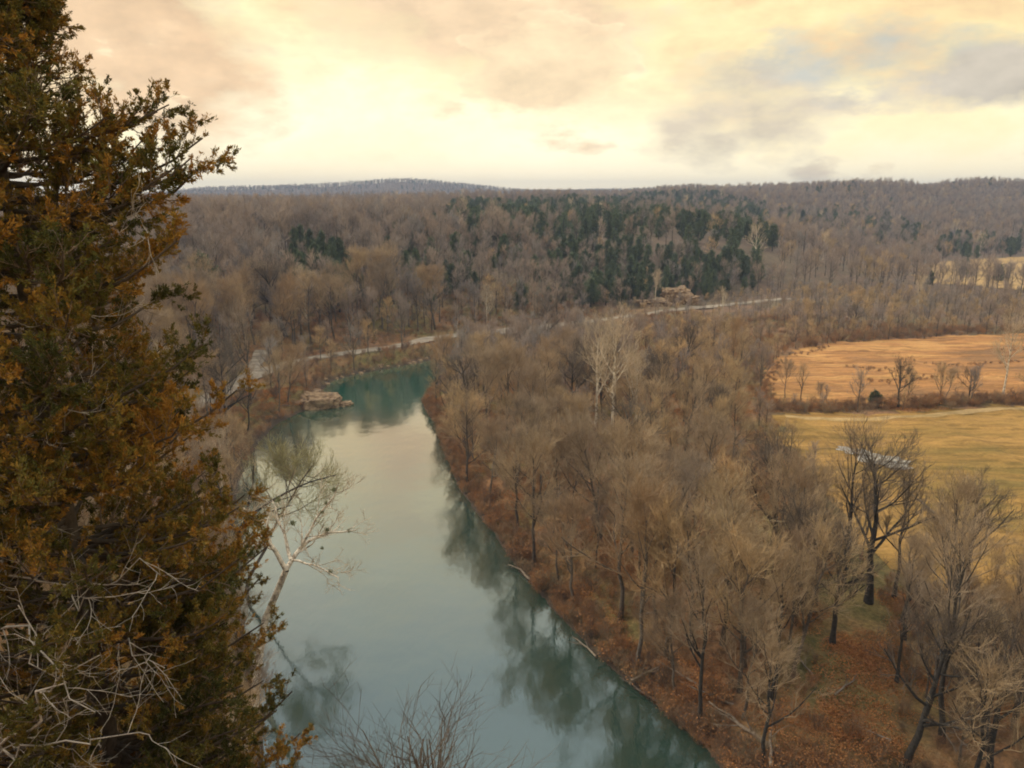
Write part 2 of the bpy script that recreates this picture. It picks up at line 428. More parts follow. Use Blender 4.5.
# ------------------------------------------------------------------ tree growing
def tubes(P, Rd, sides):
    """P (M,K,3), Rd (M,K) -> verts, quads"""
    Mn, K = P.shape[:2]
    T = np.empty_like(P); T[:, 1:-1] = P[:, 2:]-P[:, :-2]; T[:, 0] = P[:, 1]-P[:, 0]; T[:, -1] = P[:, -1]-P[:, -2]
    T = nrm(T)
    ref = np.where(np.abs(T[:, :1, 2:3]) > 0.8, np.array([1., 0, 0]), np.array([0, 0, 1.]))
    U = nrm(np.cross(T, np.broadcast_to(ref, T.shape))); Vv = np.cross(T, U)
    a = np.arange(sides)*2*math.pi/sides
    V = P[:, :, None, :]+Rd[:, :, None, None]*(np.cos(a)[None, None, :, None]*U[:, :, None, :]+np.sin(a)[None, None, :, None]*Vv[:, :, None, :])
    base = (np.arange(Mn)*K*sides)[:, None, None]; k = (np.arange(K-1)*sides)[None, :, None]; s = np.arange(sides)[None, None, :]; s2 = (s+1) % sides
    Q = np.stack([base+k+s, base+k+s2, base+k+sides+s2, base+k+sides+s], -1).reshape(-1, 4)
    return V.reshape(-1, 3), Q

def spawn(P, Rd, n, rng, t0=0.3, t1=1.0, ang=45, aj=12, length=1.0, lj=0.3, K=4, up=0.2, wig=0.15, rs=0.6, rmin=0.01, tip=0.3, shrink=0.5, plan=None):
    Mn, Kp = P.shape[:2]
    par = np.repeat(np.arange(Mn), n); N = len(par)
    t = np.tile((np.arange(n)+0.5)/n, Mn)+rng.uniform(-0.5, 0.5, N)/n
    t = t0+(t1-t0)*np.clip(t, 0, 1)
    f = t*(Kp-1); i = np.minimum(f.astype(int), Kp-2); fr = (f-i)[:, None]
    p0 = P[par, i]*(1-fr)+P[par, i+1]*fr; T = nrm(P[par, i+1]-P[par, i])
    r0 = (Rd[par, i]*(1-fr[:, 0])+Rd[par, i+1]*fr[:, 0])
    rv = rng.normal(size=(N, 3)); perp = nrm(rv-(rv*T).sum(1, keepdims=True)*T)
    a = np.radians(ang+rng.normal(size=N)*aj)[:, None]
    D = np.cos(a)*T+np.sin(a)*perp
    L = length*(1-shrink*(t-t0)/max(t1-t0, 1e-6))*(1+lj*rng.uniform(-1, 1, N))
    out = np.empty((N, K, 3)); out[:, 0] = p0; p = p0.copy()
    for k in range(1, K):
        D = nrm(D+np.array([0, 0, up])/(K-1)*2+rng.normal(size=(N, 3))*wig)
        p = p+D*(L/(K-1))[:, None]; out[:, k] = p
    r0 = np.maximum(np.minimum(r0*rs, L*0.05+0.005), rmin)
    Rr = r0[:, None]*(1-(1-tip)*np.linspace(0, 1, K)[None, :]); Rr = np.maximum(Rr, rmin*0.6)
    return out, Rr

def trunk_line(rng, H, r, lean=(0, 0), K=9, wig=0.03, flare=1.5):
    z = np.linspace(0, 1, K); x = np.cumsum(rng.normal(size=K)*wig*H/K); y = np.cumsum(rng.normal(size=K)*wig*H/K)
    P = np.stack([x-x[0]+lean[0]*z**1.2*H, y-y[0]+lean[1]*z**1.2*H, z*H-0.6*(z == 0)], -1)
    Rr = r*(1-0.72*z); Rr[0] *= flare
    return P[None], Rr[None]

def merge(parts):
    Vs, Qs, o = [], [], 0
    for V, Q in parts:
        Vs.append(V); Qs.append(Q+o); o += len(V)
    return np.concatenate(Vs), np.concatenate(Qs)

def leaf_quads(C, rng, size, aspect=2.0, dirs=None):
    N = len(C); D = nrm(rng.normal(size=(N, 3))) if dirs is None else nrm(dirs+rng.normal(size=(N, 3))*0.45)
    E = nrm(np.cross(D, rng.normal(size=(N, 3)))); s = (size*rng.uniform(0.6, 1.4, N))[:, None]
    a = D*s; b = E*s/aspect*0.5
    V = np.stack([C, C+a*0.5+b, C+a, C+a*0.5-b], 1).reshape(-1, 3)
    return V, np.arange(N*4).reshape(-1, 4)

def bare_tree(seed, H=17, r=0.25, limbs=9, ang=42, fork=0.35, up=0.35, limb_len=0.42, nb=7, nt=7, nf=3, tw=0.013, lean=(0, 0), forks=2, wig=0.04, twl=1.0, spread=1.0):
    """returns (trunk parts, crown parts)"""
    rng = np.random.RandomState(seed)
    P0, R0 = trunk_line(rng, H*0.86, r, lean, wig=wig)
    tr = [tubes(P0, R0, 8)]
    P1, R1 = spawn(P0, R0, limbs, rng, fork, 0.97, ang, 9, H*limb_len*spread, 0.2, 6, up, 0.10, 0.62, 0.03, 0.3, 0.55)
    tr.append(tubes(P1, R1, 5))
    P2, R2 = spawn(P1, R1, nb, rng, 0.22, 1.0, 40, 12, H*0.17*twl, 0.35, 5, 0.22, 0.14, 0.6, tw*1.4, 0.4, 0.4)
    tip, Rt = spawn(P0, R0, 5, rng, 0.9, 1.0, 28, 8, H*0.16, 0.3, 5, 0.3, 0.1, 0.7, tw*1.5, 0.4, 0.2)
    P2 = np.concatenate([P2, tip]); R2 = np.concatenate([R2, Rt])
    cr = [tubes(P2, R2, 4)]
    P3, R3 = spawn(P2, R2, nt, rng, 0.15, 1.0, 38, 12, H*0.075*twl, 0.4, 3, 0.2, 0.14, 0.55, tw, 0.5, 0.4)
    cr.append(tubes(P3, R3, 3))
    if nf:
        P4, R4 = spawn(P3, R3, nf, rng, 0.2, 1.0, 35, 12, H*0.045*twl, 0.4, 2, 0.2, 0.1, 0.6, tw*0.8, 0.6, 0.3)
        cr.append(tubes(P4, R4, 3))
    return merge(tr), merge(cr)

def conifer(seed, H=11, rad=2.3, n=5200, leaf=0.34, power=0.75, base=0.06):
    rng = np.random.RandomState(seed)
    P0, R0 = trunk_line(rng, H*0.95, H*0.016, K=6, wig=0.02)
    P1, R1 = spawn(P0, R0, 70, rng, base+0.02, 0.97, 66, 8, 1.0, 0.15, 4, 0.35, 0.06, 0.4, 0.02, 0.3, 0.0)
    # lengths follow an uneven outline
    z = P1[:, :1, 2:3]/H; az = np.arctan2(P1[:, -1, 1], P1[:, -1, 0])[:, None, None]
    lob = 1+0.22*np.sin(az*2+z*9+seed)+0.15*np.sin(az*5-z*23+seed*2)
    Lr = rad*np.clip(1-z, 0.03, 1)**power*np.where(z < 0.2, 0.75+z, 1)*lob*rng.uniform(0.75, 1.12, size=z.shape)
    P1 = P1[:, :1]+(P1-P1[:, :1])*Lr
    tr = merge([tubes(P0, R0, 6), tubes(P1, R1, 3)])
    w = Lr[:, 0, 0]+0.15; k = rng.choice(len(P1), n, p=w/w.sum()); t = rng.uniform(0.25, 1.0, n)**0.8*3
    i = np.minimum(t.astype(int), 2); fr = (t-i)[:, None]
    C = P1[k, i]*(1-fr)+P1[k, i+1]*fr+rng.normal(size=(n, 3))*(0.16+0.10*Lr[k, 0])*0.9
    C = np.concatenate([C, P0[0, -1]+rng.normal(size=(60, 3))*np.array([0.12, 0.12, 0.5])])
    out = nrm(C*np.array([1, 1, 0])+1e-6)+np.array([0, 0, 0.7])
    return tr, leaf_quads(C, rng, leaf, 1.8, out)

def shrub(seed, H=3.0, stems=18, leaves=500, spread=0.5, tw=0.012, nt=12):
    rng = np.random.RandomState(seed)
    P0 = np.zeros((stems, 5, 3)); a = rng.uniform(0, 2*math.pi, stems); l = rng.uniform(0.1, 1, stems)*spread*H
    k = np.linspace(0, 1, 5)[None, :]; hh = H*rng.uniform(0.55, 1, stems)[:, None]
    P0[..., 0] = np.cos(a)[:, None]*(l[:, None]*k+0.25); P0[..., 1] = np.sin(a)[:, None]*(l[:, None]*k+0.25); P0[..., 2] = hh*k**0.85-0.1
    P0 += rng.normal(size=P0.shape)*0.06*H*k[..., None]
    R0 = np.broadcast_to(0.022*(1-0.6*k), (stems, 5)).copy()
    P1, R1 = spawn(P0, R0, 6, rng, 0.25, 1, 38, 14, H*0.35, 0.4, 3, 0.2, 0.15, 0.6, tw, 0.5, 0.4)
    P2, R2 = spawn(P1, R1, nt//2, rng, 0.1, 1, 38, 14, H*0.17, 0.4, 2, 0.15, 0.15, 0.6, tw*0.8, 0.5, 0.3)
    A = merge([tubes(P0, R0, 4), tubes(P1, R1, 3), tubes(P2, R2, 3)])
    if leaves:
        kk = rng.randint(0, len(P2), leaves); C = P2[kk, 1]+rng.normal(size=(leaves, 3))*0.12
        B = leaf_quads(C, rng, 0.16, 1.4)
    else: B = None
    return A, B

# ---- meshes of each kind
def two(name, tc, mt, mc, suffix=''):
    (V1, Q1), (V2, Q2) = tc
    return (np_mesh(name+'_trunk', V1, Q1, [M[mt]], smooth=True), np_mesh(name+'_crown', V2, Q2, [M[mc]]))
def joined(name, tc, mt, mc):
    (V1, Q1), (V2, Q2) = tc
    V, Q = merge([(V1, Q1), (V2, Q2)])
    return np_mesh(name, V, Q, [M[mt], M[mc]], midx=np.concatenate([np.zeros(len(Q1), int), np.ones(len(Q2), int)]))

KIND = {}
KIND['grey'] = [two('grey_tree', bare_tree(10+i, H=17, r=0.22, limbs=11, ang=40+2*i, fork=0.36, up=0.5, limb_len=0.38+0.02*i, nb=9, nt=9, nf=3, tw=0.014, twl=1.1, wig=0.11), 'bark_grey', 'twig_grey') for i in range(4)]
KIND['tan'] = [two('tan_tree', bare_tree(30+i, H=14, r=0.2, limbs=12, ang=48, fork=0.26, up=0.36, limb_len=0.44, nb=8, nt=8, nf=3, tw=0.014, twl=1.1, wig=0.11), 'bark_grey', 'twig_tan') for i in range(4)]
KIND['dark'] = [two('dark_tree', bare_tree(50+i, H=16, r=0.36, limbs=11, ang=48, fork=0.3, up=0.25, limb_len=0.46, nb=8, nt=8, tw=0.014, wig=0.09), 'bark_dark', 'twig_dark') for i in range(3)]
KIND['thin'] = [two('sparse_tree', bare_tree(70+i, H=20, r=0.26, limbs=10, ang=36, fork=0.35, up=0.45, limb_len=0.36, nb=7, nt=7, nf=3, tw=0.011, wig=0.07), 'bark_dark', 'twig_grey') for i in range(4)]
KIND['white'] = [two('sycamore', bare_tree(90+i, H=19, r=0.27, limbs=10, ang=40, fork=0.32, up=0.5, limb_len=0.38, nb=7, nt=7, nf=3, tw=0.014, wig=0.05), 'bark_white', 'twig_pale') for i in range(3)]
KIND['conifer'] = [two('evergreen', conifer(110+i, H=12, rad=3.0+0.4*(i % 3), n=6500, leaf=0.36, power=0.5+0.08*(i % 3)), 'bark_dark', 'conifer') for i in range(5)]
for k in KIND: print(k, [len(a.polygons)+len(b.polygons) for a, b in KIND[k]])

def put(kind, x, y, h, rz=None, label=None, group=None, cat='tree', name=None, var=None, tilt=(0, 0), wide=1.0, z=None):
    vs = KIND[kind]; H0 = {'grey': 17, 'tan': 14, 'dark': 16, 'thin': 20, 'white': 19, 'conifer': 12}[kind]
    mt, mc = vs[(var if var is not None else random.randrange(len(vs))) % len(vs)]
    zz = gz(x, y) if z is None else z
    nm = name or {'white': 'sycamore_tree', 'conifer': 'evergreen_tree'}.get(kind, 'bare_tree')
    e = empty(nm, (x, y, zz-0.05), random.uniform(0, 6.28) if rz is None else rz, h/H0, tilt)
    if wide != 1: e.scale = (h/H0*wide, h/H0*wide, h/H0)
    tag(e, label, cat, group)
    link('trunk', mt, e); link('crown', mc, e)
    return e

random.seed(11); rng = np.random.RandomState(21)

# ------------------------------------------------------------------ woods: scatter
fields = [np.array(f) for f in (field1, field2, field3, field4)]
clearing = np.array(W([(800, 790), (815, 690), (822, 620), (845, 592), (878, 600), (890, 660), (905, 790)], FZ))
def allowed(x, y, road_gap=4.5, shore=1.5):
    ok = ~inside(x, y, river) & (poly_dist(x, y, river) > shore)
    for f in fields: ok &= ~inside(x, y, f)
    ok &= poly_dist(x, y, ROAD, False) > road_gap
    ok &= poly_dist(x, y, SPUR, False) > road_gap-0.5
    return ok
def scatter(n, r0, r1, a0=-44, a1=44, gap=None):
    r = np.sqrt(rng.uniform(r0*r0, r1*r1, n)); a = np.radians(rng.uniform(a0, a1, n))
    return r*np.sin(a), r*np.cos(a)
def thin_out(x, y, gap):
    """keep points at least gap apart (grid hashing)"""
    cell = {}; keep = []
    gp = gap if np.ndim(gap) else np.full(len(x), gap)
    for i in range(len(x)):
        c = (int(x[i]//gp[i]), int(y[i]//gp[i])); ok = True
        for dx in (-1, 0, 1):
            for dy in (-1, 0, 1):
                for j in cell.get((c[0]+dx, c[1]+dy), ()):
                    if (x[i]-x[j])**2+(y[i]-y[j])**2 < gp[i]**2: ok = False; break
                if not ok: break
            if not ok: break
        if ok: cell.setdefault(c, []).append(i); keep.append(i)
    return np.array(keep, int)

def stuff(name, V, rot, scl, var, meshes, label, cat):
    """one object: many copies of a few meshes on the points V"""
    src = bpy.data.collections.new(name+'_source')
    for i, me in enumerate(meshes):
        so = bpy.data.objects.new('%s_source_%02d' % (name, i), me); src.objects.link(so)
    me = bpy.data.meshes.new(name); V = np.asarray(V, dtype=np.float32)
    me.vertices.add(len(V)); me.vertices.foreach_set('co', V.ravel())
    for nm, ar, ty in (('rot', rot, 'FLOAT'), ('scl', scl, 'FLOAT'), ('var', var, 'INT')):
        a = me.attributes.new(nm, ty, 'POINT'); a.data.foreach_set('value', np.asarray(ar, dtype=np.int32 if ty == 'INT' else np.float32))
    o = link(name, me); tag(o, label, cat, kind='stuff')
    ng = bpy.data.node_groups.new(name, 'GeometryNodeTree')
    ng.interface.new_socket('Geometry', in_out='INPUT', socket_type='NodeSocketGeometry')
    ng.interface.new_socket('Geometry', in_out='OUTPUT', socket_type='NodeSocketGeometry')
    t = NT(ng); gi = t.n('NodeGroupInput'); go = t.n('NodeGroupOutput')
    ci = t.n('GeometryNodeCollectionInfo'); ci.inputs['Collection'].default_value = src
    ci.inputs['Separate Children'].default_value = True; ci.inputs['Reset Children'].default_value = True
    ip = t.n('GeometryNodeInstanceOnPoints'); ip.inputs['Pick Instance'].default_value = True
    def at(nm, ty):
        a = t.n('GeometryNodeInputNamedAttribute', data_type=ty); a.inputs['Name'].default_value = nm; return a.outputs[0]
    cx = t.n('ShaderNodeCombineXYZ'); t.l(at('rot', 'FLOAT'), cx.inputs[2])
    t.l(gi.outputs[0], ip.inputs['Points']); t.l(ci.outputs[0], ip.inputs['Instance']); t.l(at('var', 'INT'), ip.inputs['Instance Index'])
    t.l(cx.outputs[0], ip.inputs['Rotation']); t.l(at('scl', 'FLOAT'), ip.inputs['Scale']); t.l(ip.outputs[0], go.inputs[0])
    md = o.modifiers.new('copies', 'NODES'); md.node_group = ng
    print(name, len(V)); return o

MARKS = []       # (x, y, keep-clear radius)
def mark(px, py, z, kind, top, label, clear=4.0, cat='tree', **kw):
    """a tree one can tell apart: px,py = its base in the survey, top = photo height of its tip"""
    x, y = g(px, py, z); zz = gz(x, y)
    dist = math.hypot(x, y)
    k = math.tan(math.atan2(384-top, F)-PITCH)
    h = max((CAMZ+k*dist)-zz, 4)
    MARKS.append((x, y, clear if cat != 'tree' else clear*0.55))
    if cat == 'sycamore' and y > 90:
        for q in (1, 2, 3): MARKS.append((x*(1-q*5/y), y-q*5, clear+1))
    return put(kind, x, y, h, label=label, cat=cat, **kw)
def mark_h(px, py, kind, h, label, clear=4.0, **kw):
    """same for a tree on the slope: the ground is found along the sight line"""
    d = Vector(ray(px, py)).normalized(); hit = BVH.ray_cast(Vector((0, 0, CAMZ)), d)
    p = hit[0] if hit[0] else Vector((*g(px, py, 4), 4))
    if p.length < 60: hit = BVH.ray_cast(p+d*25, d); p = hit[0] if hit[0] else p
    MARKS.append((p.x, p.y, clear)); return put(kind, p.x, p.y, h, label=label, z=p.z, **kw)

# ---- trees that stand out
mark(868, 606, 3.5, 'dark', 418, 'tallest dark forked tree standing in front of the yellow field', var=0, cat='tree', rz=0.4, clear=5)
mark(842, 585, 3.5, 'thin', 405, 'slender grey tree right behind the dark forked tree at the near field edge', var=1, clear=3)
mark(893, 600, 3.5, 'thin', 430, 'straight grey-blue tree just right of the dark forked tree by the yellow field', var=2, clear=3)
mark(946, 618, 3.5, 'thin', 440, 'tall tree with ivy-dark lower trunk at the near edge of the yellow field', var=0, clear=4)
mark(942, 742, 3.5, 'thin', 470, 'grey tree on red leaf litter, nearest of those right of the clearing', var=3, clear=5)
mark(990, 770, 3.5, 'dark', 560, 'dark short tree in the bottom right corner of the view', var=1, clear=4)
mark(1002, 672, 3.5, 'white', 540, 'white-barked leaning sycamore near the right edge, before the yellow field', var=1, tilt=(0, -0.1), clear=4)
mark(1030, 690, 3.5, 'thin', 470, 'tall grey tree cut by the right edge of the view beside the white sycamore', var=2, clear=4)
mark(1012, 640, 3.5, 'thin', 500, 'thin tree just behind the white-barked sycamore at the right edge', var=3, clear=3)
mark(975, 700, 3.5, 'dark', 545, 'dark bushy-topped tree left of the white sycamore at the right edge', var=2, clear=4)
mark(905, 640, 3.5, 'thin', 500, 'thin grey tree on the right side of the leaf-covered clearing', var=1, clear=3)
mark(920, 665, 3.5, 'grey', 540, 'twiggy grey tree on the right side of the clearing behind the nearest grey tree', var=1, clear=3)
mark(965, 640, 3.5, 'grey', 520, 'twiggy brown tree between the ivy-dark tree and the white sycamore', var=2, clear=3)
mark(775, 560, 3.5, 'dark', 430, 'broad dark tree at the corner of the wood where the yellow field begins', var=2, wide=1.2, clear=5)
mark(832, 645, 3.5, 'dark', 500, 'dark tree at the left side of the clearing', var=0, clear=4)
mark(638, 648, 3.3, 'grey', 490, 'grey tree on the orange bank where a branch lies across its foot', var=0, clear=3)
mark(700, 700, 3.3, 'thin', 540, 'thin dark-stemmed tree near the fallen logs on the right bank', var=0, clear=3)
mark(740, 690, 3.3, 'tan', 520, 'tan twiggy tree above the fallen logs on the right bank', var=1, clear=3)
mark(770, 700, 3.3, 'thin', 530, 'dark slender tree at the left rim of the clearing', var=3, clear=3)
mark(668, 650, 3.3, 'tan', 505, 'round tan tree among thin stems behind the orange bank', var=2, clear=3)
mark(722, 645, 3.3, 'tan', 480, 'broad pale olive-tan tree in the near corner of the wood', var=0, wide=1.15, clear=4)
for q, (a, b, tp, kd_) in enumerate(((1018, 720, 560, 'grey'), (960, 760, 610, 'tan'), (985, 655, 530, 'thin'), (925, 700, 575, 'grey'), (1040, 640, 520, 'tan'), (958, 672, 540, 'thin'), (1035, 765, 585, 'thin'), (915, 618, 520, 'tan'), (995, 625, 520, 'grey'), (812, 620, 480, 'tan'), (790, 650, 510, 'grey'), (800, 600, 450, 'grey'))):
    lk = {'grey': 'grey-brown twiggy', 'tan': 'tan twiggy', 'thin': 'slender dark-stemmed'}[kd_]
    mark(a, b, 3.5, kd_, tp, '%s tree among those crowding around the leaf-covered clearing' % lk, clear=3, group='%s trees around the clearing' % lk)
# sycamores
mark(612, 443, 3.5, 'white', 318, 'tallest white-trunked sycamore rising from the middle of the riverside wood', cat='sycamore', var=0, clear=4)
mark(596, 425, 3.5, 'white', 322, 'white-trunked sycamore left of the tallest one in the riverside wood', cat='sycamore', var=1, clear=3)
mark(636, 432, 3.5, 'white', 350, 'short many-branched pale sycamore right of the tallest one in the wood', cat='sycamore', var=2, clear=3)
mark_h(306, 318, 'white', 18, 'white forked sycamore on the left hillside below the dark evergreens', cat='sycamore', var=2, wide=1.3, clear=5)
mark_h(221, 336, 'white', 17, 'pale sycamore on the left slope beside the foreground cedar', cat='sycamore', var=0, clear=4)
mark_h(487, 326, 'white', 15, 'thin white sycamore at the roadside just right of the river bend', cat='sycamore', var=1, clear=3)
mark_h(655, 306, 'white', 16, 'white sycamore against dark evergreens beside the tan rock outcrop', cat='sycamore', var=2, clear=6)
mark_h(722, 316, 'white', 12, 'small pale sycamore on the far bottomland right of the rock outcrop', cat='sycamore', var=1, clear=3)
mark(222, 476, 5, 'white', 415, 'small pale sycamore in orange brush on the left bank below the road', cat='sycamore', var=1, clear=3)
mark(170, 420, 5, 'white', 335, 'pale sycamore seen past the cedar left of the gravel road', cat='sycamore', var=0, clear=3)
mark(1003, 395, 3.5, 'white', 300, 'pale sycamore at the right end of the hedgerow between the fields', cat='sycamore', var=0, clear=3)
mark_h(918, 312, 'white', 15, 'pale sycamore in front of the far pasture', cat='sycamore', var=1, clear=3)
mark(250, 397, 4.5, 'thin', 300, 'dark straight trunk with few branches beside the gravel road at left', var=0, clear=3, rz=1.0)
mark(545, 352, 3.5, 'dark', 300, 'dark forked tree at the water where the river bends right', var=1, clear=4)
mark(572, 420, 3.5, 'dark', 352, 'dark trunked tree left of the white sycamores in the wood', var=1, clear=4)
mark(695, 430, 3.5, 'dark', 372, 'crooked dark tree right of the white sycamores in the wood', var=2, clear=4)
mark(655, 420, 3.5, 'dark', 350, 'dark bent tree between the sycamores and the crooked dark tree', var=0, clear=4)
mark(732, 385, 3.5, 'grey', 315, 'grey vase-shaped tree at the left of the orange field', var=0, clear=4)
mark(800, 405, 3.5, 'thin', 352, 'twin-stemmed thin tree at the left end of the hedgerow', var=1, clear=2)
mark(898, 408, 3.5, 'dark', 342, 'dark upright tree in the middle of the hedgerow between the two fields', var=0, clear=3)
mark(945, 400, 3.5, 'grey', 346, 'grey leaning tree in the hedgerow right of the dark upright one', var=1, clear=3, tilt=(0, -0.12))
mark(968, 402, 3.5, 'dark', 344, 'dark spreading tree in the right half of the hedgerow', var=1, clear=3)
mark(820, 404, 3.5, 'grey', 370, 'small grey tree in the left part of the hedgerow', var=2, clear=2)
mark(785, 398, 3.5, 'grey', 350, 'grey tree at the corner of the orange field beside the wood', var=3, clear=2)
mark(855, 330, 3.5, 'dark', 296, 'dark round tree on the far side of the orange field', var=2, clear=4, wide=1.3)
mark_h(440, 215, 'conifer', 13, 'dark evergreen alone on the left ridge top', cat='evergreen', var=0, wide=1.6)
mark_h(348, 212, 'conifer', 12, 'dark evergreen on the far left ridge above the bare hillside', cat='evergreen', var=1, wide=1.6)
mark_h(205, 312, 'conifer', 19, 'large dark evergreen just behind the foreground cedar tip', cat='evergreen', var=2, wide=1.3, clear=5)
mark_h(299, 300, 'conifer', 14, 'leftmost tall dark evergreen of the cluster on the left hillside', cat='evergreen', var=1, wide=1.2)
mark_h(322, 303, 'conifer', 17, 'tallest dark evergreen in the middle of the cluster on the left hillside', cat='evergreen', var=3, wide=1.2)
mark_h(340, 312, 'conifer', 15, 'right-hand dark evergreen of the cluster on the left hillside', cat='evergreen', var=2, wide=1.2)
mark(874, 407, 3.6, 'conifer', 390, 'small round dark juniper in the hedgerow', cat='evergreen', var=4, wide=2.0, clear=2, name='juniper_bush')
mark_h(964, 276, 'conifer', 11, 'round dark evergreen standing in the far pasture, left one', cat='evergreen', var=3, wide=1.6)
mark_h(998, 283, 'conifer', 11, 'round dark evergreen standing in the far pasture, right one', cat='evergreen', var=4, wide=1.6)
mark_h(930, 285, 'conifer', 8, 'small evergreen at the left corner of the far pasture', cat='evergreen', var=0, wide=1.5)

# ---- ordinary trees
MK = np.array(MARKS)
def clear_of_marks(x, y):
    ok = np.ones(len(x), bool)
    for mx, my, c in MK: ok &= (x-mx)**2+(y-my)**2 > c*c
    return ok
def base_px(x, y, z):
    X = x; zz = z-CAMZ; dep = y*math.cos(PITCH)-zz*math.sin(PITCH)
    return 512+F*X/dep, 384-F*(y*math.sin(PITCH)+zz*math.cos(PITCH))/dep
dense = np.array([(560, 312), (560, 270), (520, 250), (445, 240), (450, 214), (620, 202), (700, 196), (765, 212), (780, 270), (750, 300), (640, 308)])
sparse_poly = np.array([(440, 212), (460, 240), (380, 300), (440, 320), (560, 306), (640, 306), (640, 205)])
left_ev = np.array([(280, 268), (296, 250), (345, 262), (368, 305), (345, 312), (318, 292), (286, 286)])
left_mix = np.array([(360, 225), (470, 225), (470, 300), (380, 320)])
right_ev = np.array([(775, 215), (860, 215), (960, 245), (1024, 240), (1024, 262), (960, 262), (880, 250), (780, 228)])

x, y = scatter(30000, 60, 430)
ok = allowed(x, y) & ~inside(x, y, clearing) & clear_of_marks(x, y); x, y = x[ok], y[ok]
z = hq(x, y)
px, py = base_px(x, y, z)
onhill = inside(x, y, hill_poly)
onbluff = inside(x, y, bluff_poly)
ok = (px > -60) & (px < 1090) & ~(onbluff & (px > 120) & (y < 75)) & ~((px > 395) & (y < 45))
ok &= ~((px > 900) & (y > 320) & (y < 440) & (rng.rand(len(x)) < 0.7))
ok &= ~((px > 740) & (px < 840) & (py > 400) & (py < 500) & (rng.rand(len(x)) < 0.4))
ok &= ~((px > 815) & (py > 480) & (py < 610) & ~inside(x, y, clearing) & (y < 140) & (rng.rand(len(x)) < 0.6))
x, y, z, px, py, onhill, onbluff = [a[ok] for a in (x, y, z, px, py, onhill, onbluff)]
gap = np.where(onhill, 6.6, np.where(px > 800, 6.5, 5.6))*rng.uniform(0.8, 1.25, len(x))
shore = ((px > 185) & (px < 300) & (py > 372) & (py < 432) & (rng.rand(len(x)) < 0.8)) | (px > 262) & (px < 452) & ~onhill & (x < 0) & (poly_dist(x, y, np.array(far_bank), False) < 32) & (y > 195) & (rng.rand(len(x)) < 0.93)
x, y, z, px, py, onhill, onbluff = [a[~shore] for a in (x, y, z, px, py, onhill, onbluff)]
k = thin_out(x, y, np.full(len(x), 4.5)); 
x, y, z, px, py, onhill, onbluff = [a[k] for a in (x, y, z, px, py, onhill, onbluff)]
drive = poly_dist(x, y, river)
pick = 0.5+0.5*np.sin(x*0.045+1.0)*np.cos(y*0.038)+0.25*rng.normal(size=len(x))
kind = np.where(pick > 0.48, 'tan', 'grey')
kind = np.where((px < 590) & (rng.rand(len(x)) < 0.75), 'grey', kind)
kind = np.where((px > 640) & (rng.rand(len(x)) < 0.35), 'tan', kind)
kind = np.where(onhill & (rng.rand(len(x)) < 0.85), 'grey', kind)
kind = np.where(rng.rand(len(x)) < 0.09, 'thin', kind)
kind = np.where(rng.rand(len(x)) < 0.06, 'dark', kind)
evp = inside(px, py, dense)*np.interp(px, [450, 620, 700], [0.4, 0.65, 0.8])+inside(px, py, sparse_poly)*0.16+inside(px, py, left_ev)*0.95+inside(px, py, left_mix)*0.22
isev = (rng.rand(len(x)) < evp) & onhill
kind = np.where(isev, 'conifer', kind)
hh = np.where(kind == 'tan', 11.5, np.where(kind == 'conifer', 11, 14.0))*rng.uniform(0.62, 1.25, len(x))
hh = np.where((drive < 14) & (px > 400) & (py > 420), hh*1.12, hh)
hh = np.where(onbluff, hh*0.7, hh); hh = np.where(onhill & (kind != 'conifer'), hh*1.12, hh)
hh = np.where((py < 420) & (px > 740) & (py > 330), hh*0.75, hh)
hedge_d = poly_dist(x, y, hill_poly); hh = np.where(onhill & (kind != 'conifer') & (px > 440) & (px < 780) & (hedge_d < 60), hh*0.8, hh)
hh = np.where(onhill & (kind != 'conifer') & (px < 440) & (hedge_d < 22), hh*1.25, hh)
hh = np.where(~onhill & ~onbluff & (px > 450), hh*np.where(px < 790, np.interp(y, [150, 215, 290, 340], [1.0, 0.80, 0.50, 0.42]), np.interp(y, [150, 240, 330, 400], [1.0, 0.85, 0.72, 0.5])), hh)
hh = np.where((px > 735) & (px < 845) & (py > 395) & (py < 560), hh*0.55, hh)
size = hh/np.hypot(np.hypot(x, y), z-CAMZ)
inview = (px > -10) & (px < 1034)
order = np.argsort(-(size*inview))
NIND = 240
ind = [i for i in order if kind[i] != 'conifer' and inview[i]][:NIND]
ind = list(dict.fromkeys(ind))
indev = [i for i in order if kind[i] == 'conifer' and inview[i]][:200]
LOOK = {'grey': 'grey-brown', 'tan': 'tan', 'thin': 'tall sparse', 'dark': 'dark-limbed'}
def zone(i):
    if onbluff[i]: return 'on the slope left of the river behind the cedar', 'bare trees on the left bank slope'
    if onhill[i]: return 'on the wooded hillside beyond the gravel road', 'bare trees on the hillside'
    if px[i] < 470 and drive[i] < 60 and y[i] > 120 and x[i] < -20: return 'between the green river bend and the gravel road', 'bare trees between river bend and road'
    if px[i] > 890 and py[i] > 560: return 'crowding the bottom right corner beyond the clearing', 'bare trees right of the clearing'
    if drive[i] < 13: return 'leaning along the right bank of the river', 'bare trees along the right river bank'
    if py[i] > 560: return 'in the near end of the riverside wood beside the clearing', 'bare trees in the near end of the wood'
    if px[i] > 700: return 'in the right half of the riverside wood toward the yellow field', 'bare trees in the wood toward the field'
    return 'packed in the middle of the riverside wood', 'bare trees in the middle of the wood'
for i in ind:
    zn, gr = zone(i)
    t_ = (0, 0)
    put(kind[i], x[i], y[i], hh[i], label='bare %s tree %s' % (LOOK[kind[i]], zn), group='%s, %s' % (gr, LOOK[kind[i]]),
        z=z[i], tilt=(rng.normal()*0.07, rng.normal()*0.07), wide=rng.uniform(0.9, 1.2))
